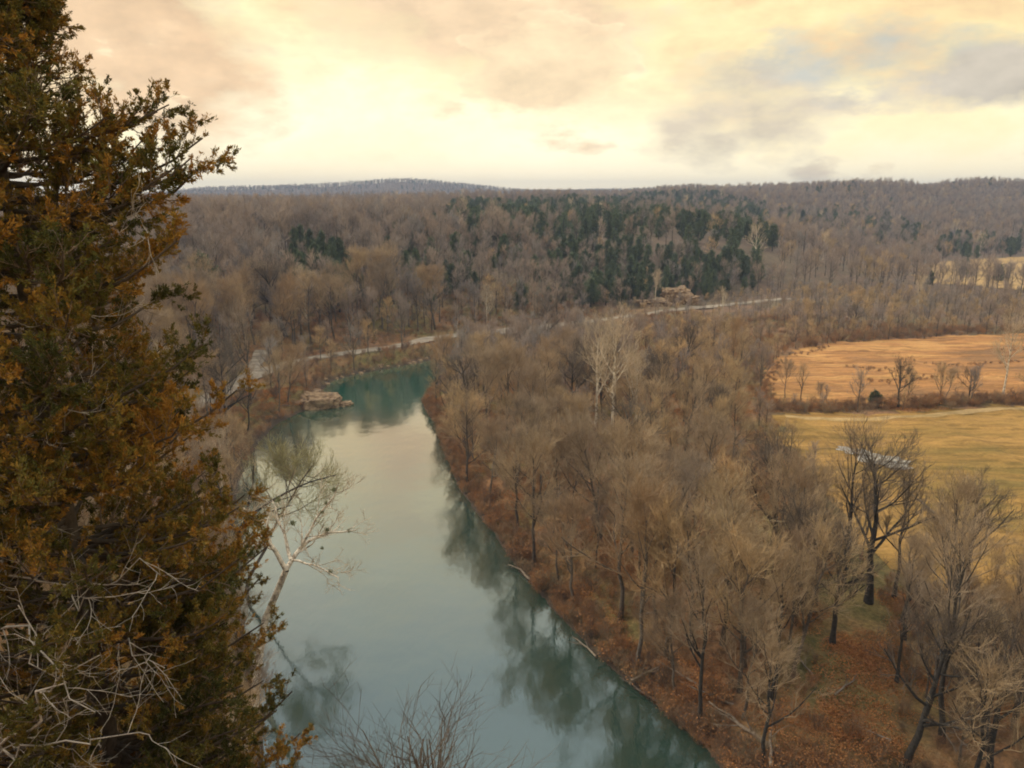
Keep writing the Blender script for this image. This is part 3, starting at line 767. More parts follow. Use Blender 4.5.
for i in indev:
    left = px[i] < 440
    put('conifer', x[i], y[i], hh[i], label='dark green evergreen ' + ('in the cluster on the left hillside above the white sycamore' if left else 'on the steep wooded hill beyond the river'),
        group='evergreens on the left hillside' if left else 'evergreens on the steep hill', cat='evergreen', z=z[i], wide=rng.uniform(0.9, 1.35))
used = set(ind) | set(indev)
rest = np.array([i for i in range(len(x)) if i not in used])

FARM = []      # source meshes of the far woods: light versions of the kinds
for i in range(5):
    FARM.append(joined('far_tree', bare_tree(210+i, H=14, r=0.2, limbs=9, ang=44, fork=0.25, up=0.4, limb_len=0.42, nb=7, nt=6, nf=2, tw=0.022, wig=0.05), 'bark_grey', 'twig_hazed'))
for i in range(3):
    FARM.append(joined('far_tan_tree', bare_tree(230+i, H=13, r=0.2, limbs=10, ang=46, fork=0.25, up=0.4, limb_len=0.42, nb=8, nt=6, nf=2, tw=0.02, wig=0.05), 'bark_grey', 'twig_tan'))
FARM.append(joined('far_pale_tree', bare_tree(240, H=16, r=0.24, limbs=9, ang=38, nb=6, nt=5, nf=2, tw=0.02), 'bark_white', 'twig_pale'))
for i in range(4):
    FARM.append(joined('far_evergreen', conifer(250+i, H=12, rad=3.2+0.4*i, n=1900, leaf=0.62, power=0.55), 'bark_dark', 'conifer'))
NB = {'grey': (0, 5), 'tan': (5, 8), 'white': (8, 9), 'conifer': (9, 13)}
def vidx(kinds):
    return np.array([rng.randint(*NB.get(k, NB['grey'])) for k in kinds])
VP, VS, VV = [], [], []
r_ = rest
VP.append(np.stack([x[r_], y[r_], z[r_]-0.1], -1)); VS.append(hh[r_]/np.where(kind[r_] == 'conifer', 12, 13.5)); VV.append(vidx(kind[r_]))
# woods further out
x2, y2 = scatter(60000, 430, 1700)
z2 = hq(x2, y2); ok = visible(x2, y2) & allowed(x2, y2); x2, y2, z2 = x2[ok], y2[ok], z2[ok]
k = thin_out(x2, y2, np.full(len(x2), 8.0)); x2, y2, z2 = x2[k], y2[k], z2[k]
px2, py2 = base_px(x2, y2, z2)
n = len(x2)
patch = np.sin(x2*0.012+2)*np.cos(y2*0.009+x2*0.004)
kd = np.where(rng.rand(n) < 0.10, 'tan', 'grey')
evp = inside(px2, py2, dense)*0.75+inside(px2, py2, sparse_poly)*0.13+inside(px2, py2, right_ev)*0.4+np.clip(patch-0.7, 0, 1)*0.5+0.008
kd = np.where(rng.rand(n) < evp, 'conifer', kd); kd = np.where(rng.rand(n) < 0.01, 'white', kd)
VP.append(np.stack([x2, y2, z2-0.2], -1)); VS.append(rng.uniform(0.9, 1.35, n)*np.where(kd == 'conifer', 1.0, 1.05)); VV.append(vidx(kd))
# woods toward the skyline: larger spacing, still single trees
x3, y3 = scatter(130000, 1700, 4600)
z3 = hq(x3, y3); ok = visible(x3, y3, tol=0.004); x3, y3, z3 = x3[ok], y3[ok], z3[ok]
k = thin_out(x3, y3, np.full(len(x3), 11.5)); x3, y3, z3 = x3[k], y3[k], z3[k]
n = len(x3); kd = np.where(rng.rand(n) < 0.08, 'conifer', 'grey')
VP.append(np.stack([x3, y3, z3-0.3], -1)); VS.append(rng.uniform(0.85, 1.3, n)); VV.append(vidx(kd))
VP = np.concatenate(VP); VS = np.concatenate(VS); VV = np.concatenate(VV)
stuff('far_woods', VP, rng.uniform(0, 6.28, len(VP)), VS, VV, FARM, 'hazy mass of bare and evergreen woods covering the hills beyond the river', 'woods')

# ---- undergrowth
def two_or_one(s, a, b):
    if s[1] is None:
        return np_mesh(a, s[0][0], s[0][1], [M[b]])
    V, Q = merge([s[0], s[1]])
    return np_mesh(a, V, Q, [M[b], M['dead_leaf']], midx=np.concatenate([np.zeros(len(s[0][1]), int), np.ones(len(s[1][1]), int)]))
BR = [two_or_one(shrub(300+i, 2.6, 16, [0, 120, 420, 40, 0, 240][i]), 'underbrush_clump', 'brush') for i in range(6)]
xb, yb = scatter(80000, 45, 330)
ok = allowed(xb, yb, 4.6, 0.3)
dr = poly_dist(xb, yb, river)
inclr = inside(xb, yb, clearing)
zb = hq(xb, yb); pxb, pyb = base_px(xb, yb, zb)
bl = inside(xb, yb, bluff_poly)
keep = rng.rand(len(xb)) < np.where(dr < 8, 1.0, np.where(bl, 0.5, 0.26))
keep |= (pxb > 880) & (pyb > 600) & (rng.rand(len(xb)) < 0.7)
keep &= ~(inclr & (rng.rand(len(xb)) < 0.93))
ok = ok & keep & (dr > 0.3) & (pxb > -40) & (pxb < 1070) & ~(bl & (yb < 55))
xb, yb, zb, dr = xb[ok], yb[ok], zb[ok], dr[ok]
k = thin_out(xb, yb, np.full(len(xb), 1.45)); xb, yb, zb, dr = xb[k], yb[k], zb[k], dr[k]
sb = rng.uniform(0.3, 0.95, len(xb))*np.where(dr < 2, 0.7, 1)
# hedgerow brush between the fields and along field edges
H1 = smooth_line(W([(766, 408), (830, 408), (900, 407), (960, 405), (1024, 399), (1150, 392)], FZ), 0.9)
H2 = smooth_line(W([(800, 347), (850, 340), (940, 334), (1024, 331)], FZ), 1.3)
ROWS = [smooth_line(W(p, FZ), 0.7) for p in ([(850, 366), (875, 371), (905, 373)], [(865, 382), (900, 383), (950, 378)], [(770, 398), (768, 380), (780, 362)], [(920, 362), (960, 366), (1024, 362)], [(1000, 350), (1060, 352)], [(790, 356), (830, 348)])]
for Hh, w, s in tuple((r, 1.5, 0.36) for r in ROWS)+((H1, 2.2, 1.1), (H2, 3.0, 1.3), (H1, 2.2, 0.8)):
    p = Hh+rng.normal(size=Hh.shape)*w*0.6
    xb = np.concatenate([xb, p[:, 0]]); yb = np.concatenate([yb, p[:, 1]]); zb = np.concatenate([zb, hq(p[:, 0], p[:, 1])])
    sb = np.concatenate([sb, rng.uniform(0.5, 1.1, len(p))*s])
RB = smooth_line(right_bank[2:], 0.75); NB_ = nrm(np.gradient(RB, axis=0)); NB_ = np.stack([NB_[:, 1], -NB_[:, 0]], -1)
for w in (0.4, 1.3, 2.4):
    p = RB+NB_*(w+rng.normal(size=(len(RB), 1))*0.4); m_ = inside(p[:, 0], p[:, 1], river) | (p[:, 1] > 330); p = p[~m_ & (rng.rand(len(p)) < 0.8)]
    xb = np.concatenate([xb, p[:, 0]]); yb = np.concatenate([yb, p[:, 1]]); zb = np.concatenate([zb, hq(p[:, 0], p[:, 1])-0.1]); sb = np.concatenate([sb, rng.uniform(0.35, 0.95, len(p))])
stuff('underbrush', np.stack([xb, yb, zb], -1), rng.uniform(0, 6.28, len(xb)), sb, rng.randint(0, 6, len(xb)), BR, 'tangled orange-brown winter brush under the trees and along both banks', 'underbrush')

# leaf litter and dry weed tufts: loose leaves on the near floor of the wood
def litter(seed, n=460, rad=1.6):
    r = np.random.RandomState(seed); a = r.uniform(0, 6.28, n); q = np.sqrt(r.uniform(0, 1, n))*rad
    C = np.stack([q*np.cos(a), q*np.sin(a), r.uniform(0.0, 0.16, n)], -1)
    D = np.stack([np.cos(a*3), np.sin(a*3), r.uniform(-.2, .5, n)], -1)
    return np_mesh('leaf_litter_patch', *leaf_quads(C, r, 0.11, 1.3, D), [M['dead_leaf']])
LT = [litter(400+i) for i in range(4)]
xl, yl = scatter(12000, 48, 200)
zl = hq(xl, yl); pxl, pyl = base_px(xl, yl, zl); dl = poly_dist(xl, yl, river)
nzl = np.sin(xl*0.31+2)*np.cos(yl*0.27)+0.6*np.sin(xl*0.11-yl*0.13)
ok = allowed(xl, yl, 3.4) & (pxl > 100) & (pxl < 1060) & ~(inside(xl, yl, bluff_poly) & (yl < 60)) & (dl > 2.5) & (nzl+rng.normal(size=len(xl))*0.3 > 0.25)
stuff('leaf_litter', np.stack([xl[ok], yl[ok], zl[ok]+0.02], -1), rng.uniform(0, 6.28, ok.sum()), rng.uniform(0.7, 1.5, ok.sum()), rng.randint(0, 4, ok.sum()), LT, 'rust-orange fallen leaves strewn over the ground of the riverside wood', 'leaf litter')
print('woods ok')

# ------------------------------------------------------------------ single things
from mathutils import noise as mn
def boulder(seed, sx, sy, sz, sub=4, rough=0.35, strata=0.0):
    bm_ = __import__('bmesh').new(); __import__('bmesh').ops.create_icosphere(bm_, subdivisions=sub, radius=1)
    for v in bm_.verts:
        p = v.co.copy(); q = p*1.3+Vector((seed*7.1, seed*3.3, 0))
        d = 1+rough*(mn.fractal(q, 0.9, 2.2, 5))
        p = Vector([math.copysign(abs(c)**0.62, c) for c in p])*d
        if strata: p *= 1+strata*(math.floor(p.z*4+mn.noise(q)*0.8) % 2)
        v.co = Vector((p.x*sx, p.y*sy, p.z*sz))
    me = bpy.data.meshes.new('boulder'); bm_.to_mesh(me); bm_.free(); me.materials.append(M['rock'])
    return me
def rock(name, px_, py_, z_, dims, seed, label, rz=0.0, group=None, sub=4, sink=0.3, cat='rock', strata=0.0):
    x_, y_ = g(px_, py_, z_); o = link(name, boulder(seed, *dims, sub=sub, strata=strata), loc=(x_, y_, z_+dims[2]*(1-sink)-dims[2]*0.3))
    o.rotation_euler.z = rz; tag(o, label, cat, group); return o
rock('boulder', 321, 406, 0.1, (4.6, 3.4, 2.2), 1, 'large flat sandstone slab jutting into the green water of the bend', 0.1, strata=0.03)
rock('boulder', 345, 405, 0.0, (1.8, 1.5, 0.7), 2, 'smaller rock at the river-side tip of the flat slab', 0.5)
rock('boulder', 312, 399, 0.5, (3.2, 2.4, 1.8), 3, 'rounded sandstone block on the shore just behind the flat slab', -0.4)
rock('boulder', 297, 405, 0.6, (2.0, 1.5, 0.8), 5, 'sandstone block on the shore left of the flat slab', 0.9)
def hillrock(px_, py_, dims, seed, label, rz=0, up=0.3):
    d = Vector(ray(px_, py_)).normalized(); p = BVH.ray_cast(Vector((0, 0, CAMZ)), d)[0]
    o = link('rock_outcrop', boulder(seed, *dims, strata=0.0, sub=5, rough=0.55), loc=p+Vector((0, 0, dims[2]*up))); o.rotation_euler.z = rz
    tag(o, label, 'rock outcrop'); return o
hillrock(672, 303, (6.5, 5, 5.2), 7, 'broken tan rock outcrop at the foot of the evergreen hill beside the road', 0.2, 0.35)
hillrock(686, 304, (5, 4, 3.6), 8, 'lower tan rock ledge on the right flank of the outcrop', 0.6, 0.3)
hillrock(655, 306, (6, 4, 2.4), 9, 'low tan rock ledge sloping down left of the outcrop', 0.0, 0.2)
fb = smooth_line(far_bank, 1.0); ps = [boulder(20+i, 1, 0.8, 0.6, sub=3) for i in range(4)]
ns = 0
for i in range(0, len(fb), 3):
    xx, yy = fb[i]+rng.normal(size=2)*0.7
    zz = float(hq(np.array([xx]), np.array([yy]))[0])
    pxx, pyy = base_px(xx, yy, zz)
    if not (325 < pxx < 520): continue
    o = link('shore_rock', ps[ns % 4], loc=(xx, yy, max(zz, 0)+0.05)); s = rng.uniform(0.3, 0.9); o.scale = (s, s, s); o.rotation_euler.z = rng.uniform(0, 6)
    tag(o, 'small pale rock at the water line of the far bank below the road', 'rock', 'shore rocks along the far bank'); ns += 1

def log(px_, py_, z_, L, r_, az, label, seed, pitch=0.05, branches=5, name='fallen_log', mat='log'):
    rg = np.random.RandomState(seed); x_, y_ = g(px_, py_, z_)
    t = np.linspace(0, 1, 8); P = np.stack([(t-0.5)*L, np.cumsum(rg.normal(size=8))*0.04*L/2, 0.25+t*L*pitch+np.cumsum(rg.normal(size=8))*0.03], -1)[None]
    Rr = (r_*(1-0.7*t))[None]; parts = [tubes(P, Rr, 8)]
    P1, R1 = spawn(P, Rr, branches, rg, 0.3, 1, 45, 15, L*0.35, 0.4, 5, 0.15, 0.15, 0.5, 0.02); parts.append(tubes(P1, R1, 5))
    P2, R2 = spawn(P1, R1, 4, rg, 0.3, 1, 40, 15, L*0.13, 0.4, 3, 0.1, 0.15, 0.5, 0.012); parts.append(tubes(P2, R2, 3))
    o = link(name, np_mesh(name, *merge(parts), [M[mat]], smooth=True), loc=(x_, y_, gz(x_, y_))); o.rotation_euler.z = az
    tag(o, label, 'fallen log'); return o
log(745, 735, 1.5, 9, 0.28, 2.2, 'thick pale fallen log pointing down the right bank near the bottom edge', 1)
log(722, 708, 1.8, 7, 0.2, 2.6, 'thinner fallen log lying above the thick one on the right bank', 2)
log(690, 690, 1.2, 8, 0.22, 2.35, 'dark fallen log along the water line of the right bank', 3)
log(770, 742, 2.5, 6, 0.18, 1.3, 'short branching log with raised limbs at the bottom of the right bank', 4, 0.2)
log(655, 668, 2.0, 5.5, 0.16, 0.3, 'forked dead limb propped on the right bank below the grey tree', 5, 0.25)
log(672, 618, 3.3, 6, 0.15, 0.0, 'fallen branch lying across the orange ground at the wood edge', 6)
log(283, 412, 0.3, 5, 0.18, -0.4, 'short pale log on the orange shore left of the sandstone slab', 7)
log(520, 570, 0.6, 5, 0.2, 2.2, 'dark snag hanging from the right bank at mid river', 8)
log(915, 505, 3.5, 7, 0.2, 2.0, 'pale dead limb leaning in the brush at the near edge of the yellow field', 9, 0.3)

for i, (a, b, zz_, L_, az_) in enumerate(((845, 690, 3.4, 4.5, 0.7), (870, 735, 3.4, 3.5, 2.4), (805, 668, 3.4, 5.0, 1.6), (585, 628, 2.6, 4.5, 2.1), (618, 640, 2.0, 5.0, 0.4), (640, 688, 0.8, 6.0, 2.4))):
    log(a, b, zz_, L_, 0.13, az_, ('weathered dead limb lying on the leaf-covered clearing', 'dead limb lying in the brush of the right bank')[i > 2], 40+i, 0.04, 4, name='fallen_branch')['group'] = ('dead limbs on the clearing', 'dead limbs on the right bank')[i > 2]
# puddles in the pasture
for (a, b, w_, h_) in ((845, 450, 0.9, 0.7), (859, 454, 1.4, 0.8), (876, 459, 2.2, 1.1), (892, 464, 1.9, 1.0), (901, 467, 0.9, 0.6)):
    x_, y_ = g(a, b, 3.7); m_ = 28; th = np.arange(m_)*2*math.pi/m_
    q = 1+0.22*np.sin(th*3+a)+0.13*np.sin(th*5+b)
    ring = np.stack([w_*1.3*q*np.cos(th), h_*1.5*q*np.sin(th), np.zeros(m_)], -1)
    ring *= 1.4
    V = np.concatenate([np.zeros((1, 3)), ring]); Q = np.array([[0, 1+i, 1+(i+1) % m_] for i in range(m_)])
    ang_ = rng.uniform(-.5, .2); zt = gz(x_, y_)
    pts = [gz(x_+p[0], y_+p[1]) for p in ring]
    o = link('puddle', np_mesh('puddle', V, Q, [M['puddle']]), loc=(x_, y_, max(pts)+0.14)); tag(o, kind='structure')

# ------------------------------------------------------------------ the near left bank
def P3(px_, py_, dep):
    return np.array([0, 0, CAMZ])+ray(px_, py_)*dep
def poly_limb(pts, r0, r1, K=8):
    pts = np.array(pts); d = np.concatenate([[0], np.cumsum(np.linalg.norm(np.diff(pts, axis=0), axis=1))]); t = np.linspace(0, d[-1], K)
    P = np.stack([np.interp(t, d, pts[:, i]) for i in range(3)], -1)
    P[1:-1] += rng.normal(size=(K-2, 3))*0.07
    return P[None], np.linspace(r0, r1, K)[None]
def hand_tree(name, base, limbs, mt, mc, label, cat, n1=7, n2=7, tw=0.012, sub=3.6, balls=(), trunk_n=1):
    """limbs: list of (points, r0, r1); twigs are grown from them"""
    e = empty(name, tuple(base)); tag(e, label, cat); b = np.array(base)
    L = [poly_limb(np.array(p)-b, a, c) for p, a, c in limbs]
    tr = [tubes(P, Rr, 8) for P, Rr in L]
    P = np.concatenate([l[0] for l in L[trunk_n:]]); Rr = np.concatenate([l[1] for l in L[trunk_n:]])
    rg = np.random.RandomState(len(limbs)*7+3)
    P1, R1 = spawn(P, Rr, n1, rg, 0.2, 1, 42, 14, sub, 0.35, 6, 0.25, 0.13, 0.5, 0.03, 0.3, 0.4)
    P2, R2 = spawn(P1, R1, n2, rg, 0.2, 1, 40, 14, sub*0.45, 0.4, 4, 0.15, 0.14, 0.55, tw, 0.4, 0.4)
    P3_, R3 = spawn(P2, R2, 4, rg, 0.2, 1, 38, 12, sub*0.2, 0.4, 2, 0.1, 0.1, 0.55, tw*0.7, 0.5, 0.3)
    tr.append(tubes(P1, R1, 5))
    link('trunk', np_mesh(name+'_trunk', *merge(tr), [M[mt]], smooth=True), e)
    link('crown', np_mesh(name+'_crown', *merge([tubes(P2, R2, 3), tubes(P3_, R3, 3)]), [M[mc]]), e)
    for c, s in balls:
        s = s*0.8; n = 150; C = nrm(rg.normal(size=(n, 3)))*rg.uniform(0.2, 1, (n, 1))*s
        o = link('mistletoe', np_mesh('mistletoe', *leaf_quads(C, rg, s*0.5, 2.0), [M['mistle']]), e, tuple(np.array(c)-b))
    return e
bx, by = g(250, 664, 5); bz = gz(bx, by); D0 = 83
base = (bx, by, bz-0.2)
fk = P3(286, 570, 80)
hand_tree('sycamore_tree', base, [
    ([base, P3(262, 630, 83), P3(275, 596, 81.5), fk], 0.46, 0.33),
    ([fk, P3(270, 543, 79), P3(257, 521, 78), P3(243, 508, 77)], 0.28, 0.10),
    ([fk, P3(293, 557, 81), P3(311, 538, 83), P3(333, 533, 84), P3(356, 530, 85)], 0.26, 0.08),
    ([P3(291, 560, 80.6), P3(286, 542, 82), P3(281, 525, 83), P3(272, 500, 84)], 0.2, 0.07),
    ([P3(299, 552, 82), P3(318, 514, 81), P3(332, 500, 80), P3(338, 484, 80)], 0.16, 0.06),
    ([P3(292, 560, 80.5), P3(318, 566, 79), P3(339, 578, 78)], 0.13, 0.05)],
    'bark_white', 'twig_pale', 'large white sycamore leaning over the river from the left', 'sycamore', n1=7, n2=6, tw=0.026,
    balls=[(P3(278, 500, 80), .42), (P3(293, 523, 81), .4), (P3(327, 530, 83), .38), (P3(322, 512, 81), .32), (P3(334, 490, 80), .35), (P3(349, 531, 84.7), .28), (P3(330, 572, 78.5), .36), (P3(326, 503, 80.5), .28), (P3(322, 548, 82), .25)])
bx, by = g(205, 585, 6); bz = gz(bx, by); base = (bx, by, bz-0.2)
bd_ = by*math.cos(PITCH)-(bz-CAMZ)*math.sin(PITCH)
hand_tree('bare_tree', base, [
    ([base, P3(218, 566, bd_), P3(232, 545, bd_-1), P3(246, 519, bd_-2)], 0.36, 0.22),
    ([P3(246, 519, bd_-2), P3(270, 501, bd_-1), P3(301, 484, bd_), P3(336, 475, bd_+2)], 0.2, 0.05),
    ([P3(241, 529, bd_-1.5), P3(267, 513, bd_-3), P3(292, 505, bd_-4)], 0.15, 0.05),
    ([P3(246, 519, bd_-2), P3(252, 490, bd_-3), P3(254, 466, bd_-4)], 0.16, 0.05),
    ([P3(236, 538, bd_-1.5), P3(222, 500, bd_-1), P3(214, 470, bd_)], 0.16, 0.05)],
    'bark_dark', 'twig_grey', 'dark-limbed tree leaning right over the river beside the foreground cedar', 'tree', n1=6, n2=6, tw=0.012)
def own(name, spec, mt, mc, x_, y_, label, cat, H0, h, rz=0, tilt=(0, 0), z_=None):
    a, b = two(name, spec, mt, mc); e = empty(name, (x_, y_, gz(x_, y_)-0.1 if z_ is None else z_), rz, h/H0, tilt); tag(e, label, cat)
    link('trunk', a, e); link('crown', b, e); return e
x_, y_ = g(243, 566, 4); own('bare_tree', bare_tree(501, H=20, r=0.24, limbs=13, ang=66, fork=0.58, up=0.12, limb_len=0.36, nb=8, nt=8, nf=3, tw=0.022, lean=(0.55, 0.05), wig=0.1), 'bark_grey', 'twig_lichen', x_, y_, 'olive-yellow twiggy crown hanging over the teal water below the flat slab', 'tree', 20, 20.5)
own('bare_tree', bare_tree(502, H=22, r=0.26, limbs=16, ang=40, fork=0.5, up=0.6, limb_len=0.34, nb=6, nt=4, nf=2, tw=0.008), 'bark_grey', 'twig_dark', -4.3, 32.0, 'grey treetop poking up over the water at the bottom middle of the view', 'tree', 22, 25.2).scale = (1.55, 1.3, 1.145)
x_, y_ = g(232, 800, 4); put('white', x_, y_, 11, rz=1.0, var=1, label='small pale tree low on the left bank, branches reaching over the water', cat='tree')
# brush-like small trees along the left bank, beside the cedar
for i, (a, b, h) in enumerate(((240, 452, 7), (230, 490, 10), (250, 705, 10), (246, 745, 9), (236, 655, 11), (222, 615, 13), (210, 520, 14), (200, 470, 9), (228, 560, 11), (250, 438, 5), (218, 440, 6))):
    x_, y_ = g(a, b, 4); put('tan' if i % 2 else 'grey', x_, y_, h, label='small twiggy %s tree on the left water edge beside the foreground cedar' % ('tan' if i % 2 else 'grey-brown'), group='small %s trees on the left water edge' % ('tan' if i % 2 else 'grey-brown'))

# ------------------------------------------------------------------ foreground red cedar
def cedar():
    rg = np.random.RandomState(77); bx, by = -5.5, 8.9; bz = gz(bx, by)-0.3; H = 54.6-bz
    zl_ = np.array([41, 43, 44.5, 46, 47.2, 48.2, 49.2, 49.9, 50.4, 51.0, 52.0, 53.0, 54.6])-bz
    rr_ = np.array([2.45, 2.4, 2.25, 2.05, 1.85, 1.8, 1.8, 1.75, 1.6, 1.0, 0.66, 0.45, 0.1])
    env = lambda z_: np.interp(z_, zl_, rr_)
    K = 12; t = np.linspace(0, 1, K); P0 = np.stack([0.15*np.sin(t*5), 0.1*np.cos(t*4), t*H], -1)[None]; R0 = (0.19*(1-0.93*t))[None]
    n = 540; zz = np.sort(rg.uniform(1.6, H-0.15, n)); az = rg.uniform(0, 2*math.pi, n)
    L = env(zz)*rg.uniform(0.6, 1.02, n)
    # boughs that reach out of the outline toward the river side
    ex = [(50.9, -0.05, 1.8), (50.75, 0.1, 1.65), (50.35, 0.06, 2.12), (50.15, -0.2, 2.1), (49.95, 0.3, 2.1), (50.05, 0.0, 2.0), (49.2, -0.1, 2.1), (48.0, -0.2, 1.95), (46.3, -0.1, 2.1), (46.0, 0.15, 2.05), (43.9, -0.1, 2.0), (43.4, 0.2, 2.0), (44.7, 0.0, 1.9), (52.3, -0.1, 0.9), (47.3, 0.1, 2.05)]
    zz = np.concatenate([zz, [e[0]-bz-0.35 for e in ex]]); az = np.concatenate([az, [e[1] for e in ex]]); L = np.concatenate([L, [e[2] for e in ex]]); n = len(zz)
    K1 = 7; k = np.linspace(0, 1, K1)[None, :]
    P1 = np.empty((n, K1, 3)); bend = rg.uniform(-0.25, 0.25, n)[:, None]
    rise = (0.05+0.16*rg.rand(n))[:, None]
    P1[..., 0] = np.cos(az[:, None]+bend*k)*L[:, None]*k; P1[..., 1] = np.sin(az[:, None]+bend*k)*L[:, None]*k
    P1[..., 2] = zz[:, None]+L[:, None]*(rise*k*1.2-0.22*k*(1-k)+0.12*k**3)
    P1 += rg.normal(size=P1.shape)*0.03*k[..., None]
    tx = np.interp(P1[:, 0, 2], P0[0, :, 2], P0[0, :, 0]); ty = np.interp(P1[:, 0, 2], P0[0, :, 2], P0[0, :, 1]); P1[..., 0] += tx[:, None]; P1[..., 1] += ty[:, None]
    R1 = (0.012+0.012*L[:, None])*(1-0.75*k)
    P2, R2 = spawn(P1, R1, 11, rg, 0.2, 1.0, 48, 12, 0.52, 0.35, 5, 0.25, 0.12, 0.5, 0.005, 0.3, 0.45)
    P3_, R3 = spawn(P2, R2, 7, rg, 0.15, 1.0, 42, 12, 0.21, 0.4, 3, 0.25, 0.12, 0.6, 0.0028, 0.5, 0.35)
    e = empty('red_cedar', (bx, by, bz)); tag(e, 'big rusty olive cedar filling the left side in front of the river', 'cedar tree')
    link('trunk', np_mesh('cedar_trunk', *merge([tubes(P0, R0, 12), tubes(P1, R1, 6)]), [M['cedar_bark']], smooth=True), e)
    # foliage: tufts of scale-leaf sprays along the outer shoots; some shoots are bare
    bough_tone = rg.uniform(0, 1, len(P1)); bough_keep = rg.uniform(0.5, 1.2, len(P1))*np.where(zz > 50.6-bz, 0.72, 1.0); bough_keep[-15:] = 1.5
    par2 = np.repeat(np.arange(len(P1)), 11); par3 = np.repeat(par2, 7)
    reach = np.hypot(P3_[:, 2, 0], P3_[:, 2, 1])/env(P3_[:, 2, 2]).clip(0.3)
    live = (rg.rand(len(P3_)) < bough_keep[par3]*np.clip(reach*1.8, 0.8, 1.0))
    LP = P3_[live]; tone = bough_tone[par3[live]]; m = 6
    par = np.repeat(np.arange(len(LP)), m); t = rg.uniform(0.1, 1.08, len(par))*2; i = np.minimum(t.astype(int), 1); f = (t-i)[:, None]
    C = LP[par, i]*(1-f)+LP[par, i+1]*f; D = nrm(LP[par, i+1]-LP[par, i])
    q = 9; Cq = np.repeat(C, q, 0)+rg.normal(size=(len(C)*q, 3))*0.011; Dq = np.repeat(D, q, 0)+rg.normal(size=(len(C)*q, 3))*0.35
    V, Q = leaf_quads(Cq, rg, 0.042, 3.2, Dq)
    tt = np.clip(tone[par]*0.55+rg.uniform(0, 1, len(LP))[par]*0.3+rg.uniform(0, 1, len(C))*0.25, 0, 1)
    tt = np.repeat(np.repeat(tt, q), 4)
    me = np_mesh('cedar_crown', V, Q, [M['cedar']], attr={'tone': tt})
    link('crown', me, e)
    link('branchlets', np_mesh('cedar_branchlets', *merge([tubes(P2, R2, 4), tubes(P3_, R3, 3)]), [M['cedar_twig']]), e)
    # bare dead boughs low on the viewer's side
    def bough(b0, pts, r_, nm='dead_branch', s1=0.9, seed=0):
        r5 = np.random.RandomState(seed); P, Rr = poly_limb(np.array(pts)-np.array([bx, by, bz]), r_, r_*0.25, 12)
        P[:, 1:-1] += r5.normal(size=(1, 10, 3))*0.02
        a1, b1 = spawn(P, Rr, 8, r5, 0.15, 1, 45, 14, s1, 0.4, 7, 0.1, 0.16, 0.55, 0.005, 0.25, 0.3)
        a2, b2 = spawn(a1, b1, 5, r5, 0.2, 1, 42, 14, s1*0.4, 0.4, 4, 0.1, 0.16, 0.55, 0.003, 0.3, 0.3)
        return merge([tubes(P, Rr, 7), tubes(a1, b1, 5), tubes(a2, b2, 3)])
    dead = [([P3(-60, 745, 9.4), P3(20, 715, 8.6), P3(60, 680, 8.2), P3(100, 655, 8.0)], .030),
            ([P3(-40, 770, 9.0), P3(30, 722, 8.3), P3(58, 680, 8.0), P3(30, 640, 7.9), P3(18, 605, 7.8)], .026),
            ([P3(-30, 620, 9.4), P3(20, 632, 8.4), P3(52, 668, 8.0), P3(72, 705, 7.9), P3(95, 712, 7.9)], .024),
            ([P3(-40, 560, 9.6), P3(30, 585, 8.8), P3(100, 600, 8.4), P3(150, 590, 8.4)], .022),
            ([P3(-30, 450, 9.3), P3(20, 433, 8.6), P3(60, 428, 8.4), P3(92, 415, 8.3)], .022),
            ([P3(-30, 525, 9.4), P3(20, 505, 8.6), P3(48, 488, 8.4)], .018),
            ([P3(-30, 755, 9.0), P3(40, 745, 8.4), P3(110, 730, 8.2), P3(150, 735, 8.3)], .022),
            ([P3(100, 640, 9.6), P3(135, 655, 8.7), P3(165, 668, 8.4)], .018),
            ([P3(60, 590, 9.6), P3(100, 585, 8.8), P3(130, 575, 8.5), P3(158, 564, 8.4)], .018),
            ([P3(20, 330, 9.3), P3(60, 312, 8.6), P3(95, 318, 8.4)], .014),
            ([P3(90, 240, 9.2), P3(115, 225, 8.6), P3(145, 230, 8.4)], .012),
            ([P3(20, 775, 9.2), P3(60, 765, 8.6), P3(110, 772, 8.4)], .016)]
    for j, (pts, r_) in enumerate(dead):
        link('dead_branch', np_mesh('dead_branch', *bough(None, pts, r_*0.8, seed=600+j, s1=0.75), [M['dead_wood']], smooth=True), e)
cedar()

# ------------------------------------------------------------------ haze, sky, sun, camera
def haze():
    r = 5100; z0, z1 = -6.0, 165.0
    V = [(a, b, c) for c in (z0, z1) for a, b in ((-r, -r), (r, -r), (r, r), (-r, r))]
    Q = [(0, 3, 2, 1), (4, 5, 6, 7), (0, 1, 5, 4), (1, 2, 6, 5), (2, 3, 7, 6), (3, 0, 4, 7)]
    m = bpy.data.materials.new('haze'); m.use_nodes = True; nt = m.node_tree
    nt.nodes.remove(nt.nodes['Principled BSDF']); v = nt.nodes.new('ShaderNodeVolumePrincipled')
    v.inputs['Color'].default_value = (0.46, 0.60, 0.92, 1); v.inputs['Density'].default_value = HAZE
    v.inputs['Anisotropy'].default_value = 0.0
    nt.links.new(v.outputs[0], nt.nodes['Material Output'].inputs['Volume'])
    o = link('haze', np_mesh('haze', V, Q, [m])); tag(o, 'thin blue winter haze over the hills', 'haze', kind='stuff')
    o.display_type = 'WIRE'
HAZE = 0.00021
haze()

